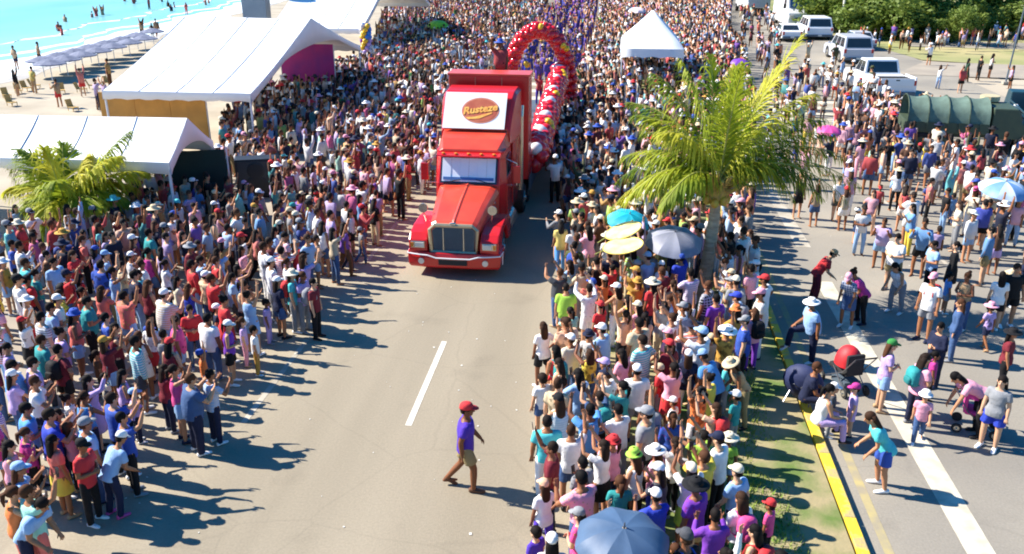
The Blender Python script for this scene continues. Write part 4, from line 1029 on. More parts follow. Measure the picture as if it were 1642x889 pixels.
BUILD = {
 'm': dict(H=1.0, sh=.190, hip=.095, tor=[(-.09, .150, .115), (.0, .162, .120), (.14, .155, .112), (.30, .178, .125), (.41, .178, .110), (.47, .13, .09), (.51, .07, .07)], arm=(.052, .043, .030), leg=(.088, .058, .040), head=1.0),
 'w': dict(H=.935, sh=.165, hip=.100, tor=[(-.09, .160, .125), (.0, .172, .128), (.14, .130, .100), (.30, .155, .125), (.41, .150, .100), (.47, .11, .08), (.51, .06, .06)], arm=(.044, .037, .026), leg=(.092, .056, .036), head=1.0),
 'b': dict(H=.97, sh=.190, hip=.110, tor=[(-.09, .185, .150), (.0, .205, .165), (.14, .205, .170), (.30, .195, .150), (.41, .180, .120), (.47, .13, .09), (.51, .07, .07)], arm=(.062, .050, .033), leg=(.108, .068, .046), head=1.0),
 'c': dict(H=.68, sh=.175, hip=.085, tor=[(-.09, .140, .112), (.0, .148, .118), (.14, .145, .115), (.30, .158, .115), (.41, .155, .100), (.47, .11, .08), (.51, .06, .06)], arm=(.050, .042, .032), leg=(.085, .058, .042), head=1.30),
}
def skeleton(pose, bd):
    B = BUILD[bd]; lean, hp, ra, la, rl, ll = POSES[pose]
    t = V3((0, math.sin(R(lean)), math.cos(R(lean)))); f = V3((0, math.cos(R(lean)), -math.sin(R(lean)))); x = V3((1, 0, 0))
    J = {}; th, sn = .43, .41
    hips = {}
    foot = {}
    for s_, nm, lg in ((1, 'R', rl), (-1, 'L', ll)):
        h = x * s_ * B['hip']; k = h + nrm((lg[0][0] * s_, lg[0][1], lg[0][2])) * th; a = k + nrm((lg[1][0] * s_, lg[1][1], lg[1][2])) * sn
        hips[nm] = (h, k, a)
    low = min(hips['R'][2].z, hips['L'][2].z)
    P0 = V3((0, 0, -low + .075))
    for nm in 'RL': J['leg' + nm] = [p + P0 for p in hips[nm]]
    J['P'] = P0 + V3((0, 0, .03)); J['t'] = t; J['f'] = f
    sh = J['P'] + t * .425
    for s_, nm, am in ((1, 'R', ra), (-1, 'L', la)):
        def tr(d):
            d = nrm((d[0] * s_, d[1], d[2]))
            return d if abs(lean) > 40 else (x * d.x + f * d.y + t * d.z)
        S_ = sh + x * s_ * B['sh'] * .93; E = S_ + tr(am[0]) * .275; W_ = E + tr(am[1]) * .245
        J['arm' + nm] = [S_, E, W_]; J['hd' + nm] = tr(am[1])
    hl = R(lean) - hp
    J['ht'] = V3((0, math.sin(hl * .6), math.cos(hl * .6))); J['hf'] = V3((0, J['ht'].z, -J['ht'].y))
    J['neck'] = J['P'] + t * .49; J['head'] = J['neck'] + (t + J['ht']).normalized() * .10 + J['ht'] * .085 * B['head'] + J['hf'] * .015
    return J
def ring(c, X, Y, rx, ry, n=14, e=.85):
    out_ = []
    for k in range(n):
        a = 2 * math.pi * k / n; ca, sa = math.cos(a), math.sin(a)
        out_.append(c + X * (abs(ca) ** e * math.copysign(1, ca) * rx) + Y * (abs(sa) ** e * math.copysign(1, sa) * ry))
    return out_
def torso(mb, J, B, lo=-.2, hi=.6, g=0., cap=True):
    X = V3((1, 0, 0)); rg = []
    tr = [r for r in B['tor'] if lo <= r[0] <= hi]
    for o_, rx, ry in tr: rg.append(ring(J['P'] + J['t'] * o_, X, J['f'], rx + g, ry + g))
    mb.loft(rg)
def head_frame(J, B):
    M = Matrix((( 1, J['hf'].x, J['ht'].x), (0, J['hf'].y, J['ht'].y), (0, J['hf'].z, J['ht'].z))).to_4x4()
    return Matrix.Translation(J['head']) @ M @ Matrix.Scale(B['head'], 4)
def body_prims(pose, bd):
    B = BUILD[bd]; J = skeleton(pose, bd); mb = MB()
    torso(mb, J, B, g=-.012)
    for nm, s_ in (('R', 1), ('L', -1)):
        h, k, a = J['leg' + nm]; r0, r1, r2 = B['leg']
        up = k + (h - k) * .5; cf = k + (a - k) * .32
        mb.tube([h, up, k, cf, a], [r0 * 1.05, r0 * .86, r1, r1 * 1.0, r2], 10, rnd=True)
        fz = V3((s_ * .12, 1, 0)).normalized(); ft = a - V3((0, 0, .045))
        mb.tube([ft - fz * .04, ft + fz * .07 - V3((0, 0, .005)), ft + fz * .15 - V3((0, 0, .012))], [.034, .034, .022], 8, rnd=True)
        S_, E, W_ = J['arm' + nm]; a0, a1, a2 = B['arm']
        mb.tube([J['P'] + J['t'] * .42 + V3((s_ * .07, 0, 0)), S_], [.06, a0 * 1.15], 10, rnd=True)
        mb.tube([S_, S_ + (E - S_) * .5, E, E + (W_ - E) * .3, W_], [a0 * 1.15, a0, a1, a1 * 1.02, a2], 10, rnd=True)
        d = J['hd' + nm]; sd = d.cross(V3((0, 1, .3))); sd = (sd if sd.length > .3 else d.cross(V3((1, 0, 0)))).normalized(); pn = sd.cross(d).normalized()
        hc = .92 if bd != 'c' else 1.15
        pc = W_ + d * .05 * hc
        mb.loft([ring(W_ + d * q * hc, sd, pn, w_ * hc, th_ * hc, 10) for q, w_, th_ in ((-.01, .026, .022), (.03, .036, .018), (.07, .042, .016), (.095, .040, .012))])
        for i in range(4):
            L = (.066, .076, .070, .054)[i] * hc; b0 = W_ + d * .088 * hc + sd * (i - 1.5) * .024 * hc
            d1 = (d + sd * (i - 1.5) * .10 - pn * .25).normalized(); p1 = b0 + d1 * L * .5; d2 = (d1 - pn * .6).normalized(); p2 = p1 + d2 * L * .5
            mb.tube([b0, p1, p2], [.0095 * hc, .009 * hc, .0075 * hc], 6, rnd=True)
        b0 = W_ + d * .03 * hc - sd * s_ * .034 * hc; d1 = (d * .7 - sd * s_ * .8 - pn * .2).normalized(); p1 = b0 + d1 * .035 * hc
        mb.tube([b0, p1, p1 + (d1 + d * .7).normalized() * .03 * hc], [.013 * hc, .011 * hc, .009 * hc], 6, rnd=True)
    M = head_frame(J, B); M3 = M.to_3x3(); q = lambda x, y, z: M @ V3((x, y, z))
    mb.tube([J['neck'] - J['t'] * .03, J['head'] - J['ht'] * .04], [.056, .052], 10, rnd=True)
    mb.ell(q(0, -.012, .025), (.076, .095, .100), M3, 14, 9)               # skull
    mb.ell(q(0, .018, -.045), (.060, .072, .072), M3, 12, 8)               # face and jaw
    mb.tube([q(0, .085, .012), q(0, .108, -.030)], [.010, .017], 6, rnd=True)    # nose
    mb.ell(q(0, .066, -.096), (.024, .022, .018), M3, 8, 6)                # chin
    for s_ in (-1, 1): mb.ell(q(s_ * .078, -.008, -.02), (.014, .024, .034), M3, 8, 6)
    return mb, J
def top_prims(pose, bd, kd):
    B = BUILD[bd]; J = skeleton(pose, bd); mb = MB(); g = .014 if bd != 'w' else .010
    lo = -.10; X = V3((1, 0, 0))
    torso(mb, J, B, lo, .47, g)
    if kd in ('tee', 'long'):
        mb.loft([ring(J['P'] + J['t'] * -.13, X, J['f'], B['tor'][0][1] + .025, B['tor'][0][2] + .022), ring(J['P'] + J['t'] * .02, X, J['f'], B['tor'][1][1] + .016, B['tor'][1][2] + .014)])
    for nm, s_ in (('R', 1), ('L', -1)):
        S_, E, W_ = J['arm' + nm]; a0, a1, a2 = B['arm']
        if kd == 'tank':
            mb.tube([J['P'] + J['t'] * .40 + V3((s_ * .06, 0, 0)), J['P'] + J['t'] * .455 + V3((s_ * .085, 0, 0))], [.055, .035], 10)
            continue
        mb.tube([J['P'] + J['t'] * .42 + V3((s_ * .06, 0, 0)), S_], [.070, a0 * 1.15 + .016], 10, rnd=True)
        if kd == 'tee': mb.tube([S_, S_ + (E - S_) * .62], [a0 * 1.15 + .015, a0 + .022], 10)
        else:
            mb.tube([S_, E], [a0 * 1.15 + .015, a1 + .014], 10, rnd=True); mb.tube([E, W_ - (W_ - E) * .04], [a1 + .014, a2 + .012], 10)
    if kd == 'dress':
        kn = (J['legR'][1] + J['legL'][1]) / 2
        c0 = J['P'] + J['t'] * .04; c1 = (J['legR'][0] + J['legL'][0]) / 2
        mb.loft([ring(c0, X, J['f'], B['tor'][1][1] + .005, B['tor'][1][2] + .004), ring(c1, X, V3((0, 1, 0)), B['tor'][1][1] + .03, B['tor'][1][2] + .03), ring(kn, X, V3((0, 1, 0)), .235, .19)])
    return mb
def bot_prims(pose, bd, kd):
    B = BUILD[bd]; J = skeleton(pose, bd); mb = MB(); X = V3((1, 0, 0))
    if kd == 'skirt':
        kn = (J['legR'][1] + J['legL'][1]) / 2; c1 = (J['legR'][0] + J['legL'][0]) / 2
        e_ = c1 + (kn - c1) * .85
        mb.loft([ring(J['P'] + J['t'] * .10, X, J['f'], B['tor'][2][1] + .01, B['tor'][2][2] + .012), ring(c1, X, V3((0, 1, 0)), B['tor'][1][1] + .02, B['tor'][1][2] + .02), ring(e_, X, V3((0, 1, 0)), .215, .18)])
        return mb
    torso(mb, J, B, -.10, .0, .006); 
    mb.loft([ring(J['P'] + J['t'] * -.02, X, J['f'], B['tor'][1][1] + .006, B['tor'][1][2] + .006), ring(J['P'] + J['t'] * .09, X, J['f'], B['tor'][2][1] + .010, B['tor'][2][2] + .010)])
    for nm in 'RL':
        h, k, a = J['leg' + nm]; r0, r1, r2 = B['leg']
        if kd == 'shorts':
            mb.tube([h + (h - k) * .05, h, h + (k - h) * .72], [r0, r0 * 1.12, r0 + .018], 10)
        else:
            mb.tube([h + (h - k) * .05, h, (h + k) / 2, k, k + (a - k) * .35, a + (a - k) * .06], [r0, r0 * 1.1, r0 * .92 + .008, r1 + .014, r1 + .012, r2 + .020], 10)
    return mb
# objects to be fused into one smooth surface each, evaluated in one go
JOBS = {}; BOX = []
def job(key, mb, voxel, tris, sm=3):
    me = mb.mesh('k', tint_mat('skin', .55, 'skin', .35)); o = bpy.data.objects.new('k', me); COL.objects.link(o)
    r = o.modifiers.new('r', 'REMESH'); r.mode = 'VOXEL'; r.voxel_size = voxel; r.use_smooth_shade = True
    s_ = o.modifiers.new('s', 'SMOOTH'); s_.factor = .5; s_.iterations = sm
    BOX.append((key, o, tris, voxel))
AD = ['stand', 'phone', 'phones', 'high', 'wave', 'eye', 'folded', 'hip', 'walk', 'bend', 'stoop', 'sit', 'step']
COMBO = {'m': AD, 'w': [p for p in AD if p != 'step'], 'b': ['stand', 'phone', 'eye', 'folded', 'phones'], 'c': ['stand', 'phone', 'high', 'walk', 'folded', 'sit']}
TOPK = {'m': ['tee', 'long'], 'w': ['tee', 'tank', 'dress'], 'b': ['tee'], 'c': ['tee']}
BOTK = {'m': ['trousers', 'shorts'], 'w': ['trousers', 'shorts', 'skirt'], 'b': ['trousers', 'shorts'], 'c': ['trousers', 'shorts']}
SKEL = {}
def need(pose, bd, top, bot):
    """queue whatever templates this figure is made of"""
    for key in (('body', pose, bd), ('top', pose, bd, top), ('bot', pose, bd, bot)):
        if key in JOBS or key[-1] is None: continue
        JOBS[key] = None; sc = BUILD[bd]['H']
        if key[0] == 'body':
            mb, J = body_prims(pose, bd); SKEL[(pose, bd)] = J; job(key, mb, .0085 if bd != 'c' else .010, 2600, 2)
        elif key[0] == 'top': job(key, top_prims(pose, bd, top), .016, 620, 4)
        else: job(key, bot_prims(pose, bd, bot), .016, 620, 4)
def bake():
    dg = bpy.context.evaluated_depsgraph_get()
    for key, o, tris, vx in BOX:
        n = len(o.evaluated_get(dg).data.polygons) * 2
        d = o.modifiers.new('d', 'DECIMATE'); d.ratio = min(1, tris / max(n, 1)); d.use_collapse_triangulate = True
    dg = bpy.context.evaluated_depsgraph_get(); dg.update()
    for key, o, tris, vx in BOX:
        me = bpy.data.meshes.new_from_object(o.evaluated_get(dg)); me.name = '_'.join(key[:1])
        me.polygons.foreach_set('use_smooth', [True] * len(me.polygons)); JOBS[key] = me
    for key, o, tris, vx in BOX:
        k = o.data; bpy.data.objects.remove(o); bpy.data.meshes.remove(k)
    BOX.clear()
# head-frame things (units of an adult head, centre at the head joint)
MAT_SKIN = tint_mat('skin', .55, 'skin', .35); MAT_HAIR = tint_mat('hair', .75, 'skin', .15)
MAT_CL = {k: tint_mat('cloth_' + k, .85, k) for k in ('plain', 'stripe', 'print', 'chest', 'plaid')}
MAT_SHOE = tint_mat('shoe_leather', .6, 'plain'); MAT_HAT = tint_mat('hat_cloth', .85, 'plain')
m_face = mat('dark_eyes', (.03, .018, .012), .3); m_lip = mat('lips', (.30, .09, .07), .5)
def hair_mesh(kd):
    mb = MB()
    mb.ell((0, -.018, .034), (.084, .100, .103), n=14, m=9)
    if kd == 'long':
        mb.loft([ring(V3((0, y_, z)), V3((1, 0, 0)), V3((0, 1, 0)), rx, ry, 12) for y_, z, rx, ry in ((-.05, .06, .085, .06), (-.062, -.04, .094, .058), (-.085, -.16, .100, .045), (-.10, -.28, .085, .035), (-.105, -.36, .04, .02))])
    if kd == 'tied':
        mb.loft([ring(V3((0, y_, z)), V3((1, 0, 0)), V3((0, 1, 0)), rx, ry, 10) for y_, z, rx, ry in ((-.10, .05, .03, .03), (-.14, .03, .042, .038), (-.15, -.08, .038, .03), (-.14, -.20, .015, .012))])
    if kd == 'bun': mb.ell((0, -.09, .115), (.048, .048, .045), n=10, m=7)
    if kd == 'short': mb.ell((0, -.05, -.02), (.078, .06, .06), n=12, m=7)
    me = mb.mesh('hair', MAT_HAIR, True); return me
def sphere_part(r, c, z0):
    return [(r[0] * math.cos(a), r[2] * math.sin(a) + z0) for a in [R(d) for d in (0, 18, 36, 54, 70, 84)]]
def cap_mesh():
    mb = MB(); n = 16
    rings = [[(.090 * k * math.cos(2 * math.pi * i / n), -.012 + .108 * k * math.sin(2 * math.pi * i / n), z) for i in range(n)] for k, z in ((1.0, .035), (1.0, .06), (.93, .098), (.75, .128), (.45, .145), (.1, .15))]
    mb.loft(rings)
    v = []; 
    for z in (.040, .050):
        for i in range(9):
            a = math.pi * i / 8; v.append((.078 * math.cos(a), .075 + .105 * math.sin(a), z - .018 * math.sin(a)))
    mb.add(v, [tuple(range(8, -1, -1)), tuple(range(9, 18))] + [(i, i + 1, 10 + i, 9 + i) for i in range(8)])
    return mb.mesh('cap', MAT_HAT, True)
def hat_mesh(brim):
    mb = MB(); prof = [(brim, .035), (brim * .99, .045), (.125, .052), (.098, .060), (.092, .12), (.075, .150), (.02, .158)]
    mb.revolve(prof, 18); mb.revolve([(.095, .035), (brim, .034)], 18)
    return mb.mesh('hat', MAT_HAT, True)
HAIRS = {k: hair_mesh(k) for k in ('short', 'long', 'tied', 'bun')}
HATS = {'cap': cap_mesh(), 'sun': hat_mesh(.20), 'bucket': hat_mesh(.145)}
EYES = [MB().ell((s_ * .030, .082, .006), (.014, .008, .008), n=8, m=5).mesh('eye', m_face) for s_ in (-1, 1)]
LIPS = MB().ell((0, .086, -.062), (.022, .008, .007), n=8, m=5).mesh('mouth', m_lip)
sm_ = MB(); sm_.loft([ring(V3((0, y_, z)), V3((1, 0, 0)), V3((0, 0, 1)), rx, rz, 10) for y_, z, rx, rz in ((-.075, .045, .028, .036), (-.05, .048, .040, .044), (.03, .045, .042, .040), (.10, .032, .046, .028), (.165, .026, .036, .022), (.185, .024, .018, .014))])
SHOE = sm_.mesh('shoe', MAT_SHOE, True)

PAL = {'white': 'f2f0ee', 'cream': 'e6dabb', 'grey': '8f9196', 'dark grey': '4a4c52', 'black': '17171b', 'navy': '1b2342', 'blue': '2450b4', 'royal blue': '1a3cc0', 'light blue': '8fb8e6', 'sky blue': '4a9be0',
       'denim blue': '3c5c8c', 'teal': '149a9c', 'turquoise': '3fc9cf', 'mint': '9fe0c8', 'green': '2f8a3c', 'dark green': '1c4a32', 'olive': '565a32', 'lime': 'a8d838', 'yellow': 'f0cf2a', 'mustard': 'c8942a', 'orange': 'f07a26',
       'coral': 'f07060', 'red': 'd81e26', 'maroon': '7c1c2c', 'pink': 'f2a0b8', 'hot pink': 'e83e90', 'magenta': 'c01e8a', 'purple': '7a2cb8', 'violet': '4a22b0', 'lilac': 'bfa0dc', 'tan': 'c09a6c', 'beige': 'd6bf96', 'brown': '6a4226', 'khaki': '9a8658', 'peach': 'f2b890'}
def lin(c):
    v = srgb(PAL[c]); g = sum(v) / 3; return tuple(q * .88 + g * .12 for q in v)
SKINS = ['94603f', 'a87250', 'b88260', 'c4906c', '84543a', 'cc9e7e']
HAIRC = ['120f0f', '1a1412', '261b15', '3a261a', '4e3120', '1a1412']
POSEW = {'stand': '', 'phone': 'one arm up', 'phones': 'both hands forward', 'high': 'both arms overhead', 'wave': 'waving', 'eye': 'hands at face', 'folded': 'hands at chest', 'hip': 'hand on hip', 'walk': 'walking', 'bend': 'bending down', 'stoop': 'stooping', 'sit': 'sitting', 'step': 'one leg raised'}
TOPW = {'tee': 't-shirt', 'long': 'long-sleeved top', 'tank': 'tank top', 'dress': 'dress'}
HATW = {'cap': 'cap', 'sun': 'sunhat', 'bucket': 'bucket hat'}
PEOPLE = []
def person(x, y, bd, top, tc, bot, bc, head, pose, face, z=0., pat='plain', zone='', s=None, note='', shoe=None, skin=None, hc=None):
    """head: hair kind, or 'hat:colour' ; face: compass angle in degrees, 0 = up the road"""
    PEOPLE.append(dict(x=x, y=y, bd=bd, top=top, tc=tc, bot=bot, bc=bc, head=head, pose=pose, face=face, z=z, pat=pat, zone=zone, s=s or random.uniform(.92, 1.06), note=note,
                       shoe=shoe or random.choice(['white', 'black', 'grey', 'white', 'navy', 'tan']), skin=skin or random.choice(SKINS), hc=hc or random.choice(HAIRC)))
def zone_of(X, Y):
    px, py = P(X, Y, 1.0)
    if X < -7.8:
        if Y > 26: return 'seaside crowd beside the truck'
        if px < 75: return 'seaside crowd at frame edge'
        if px < 260 and py > 620: return 'seaside crowd, bottom corner'
        if px < 210 and py < 430: return 'beneath the low palm'
        if X > -9.6: return 'seaside crowd, roadside row'
        if Y > 20: return 'inside seaside crowd, far half'
        return 'inside seaside crowd, near half'
    if X < 4.45:
        if Y > 26.5: return 'median crowd behind umbrellas'
        if X < .3: return 'road edge of median crowd'
        if abs(X - 2.6) < 1.3 and abs(Y - 22.6) < 2.4: return 'by the tall palm trunk'
        if Y < 15: return 'near the big blue umbrella'
        return 'middle of median crowd'
    if X < 5.6: return 'along the yellow kerb'
    if X > 9: return 'far side of the second road'
    return 'on the second road'
FACEDEG = {'A': 0, 'AR': -45, 'R': -90, 'TR': -135, 'T': 180, 'TL': 135, 'L': 90, 'AL': 45}
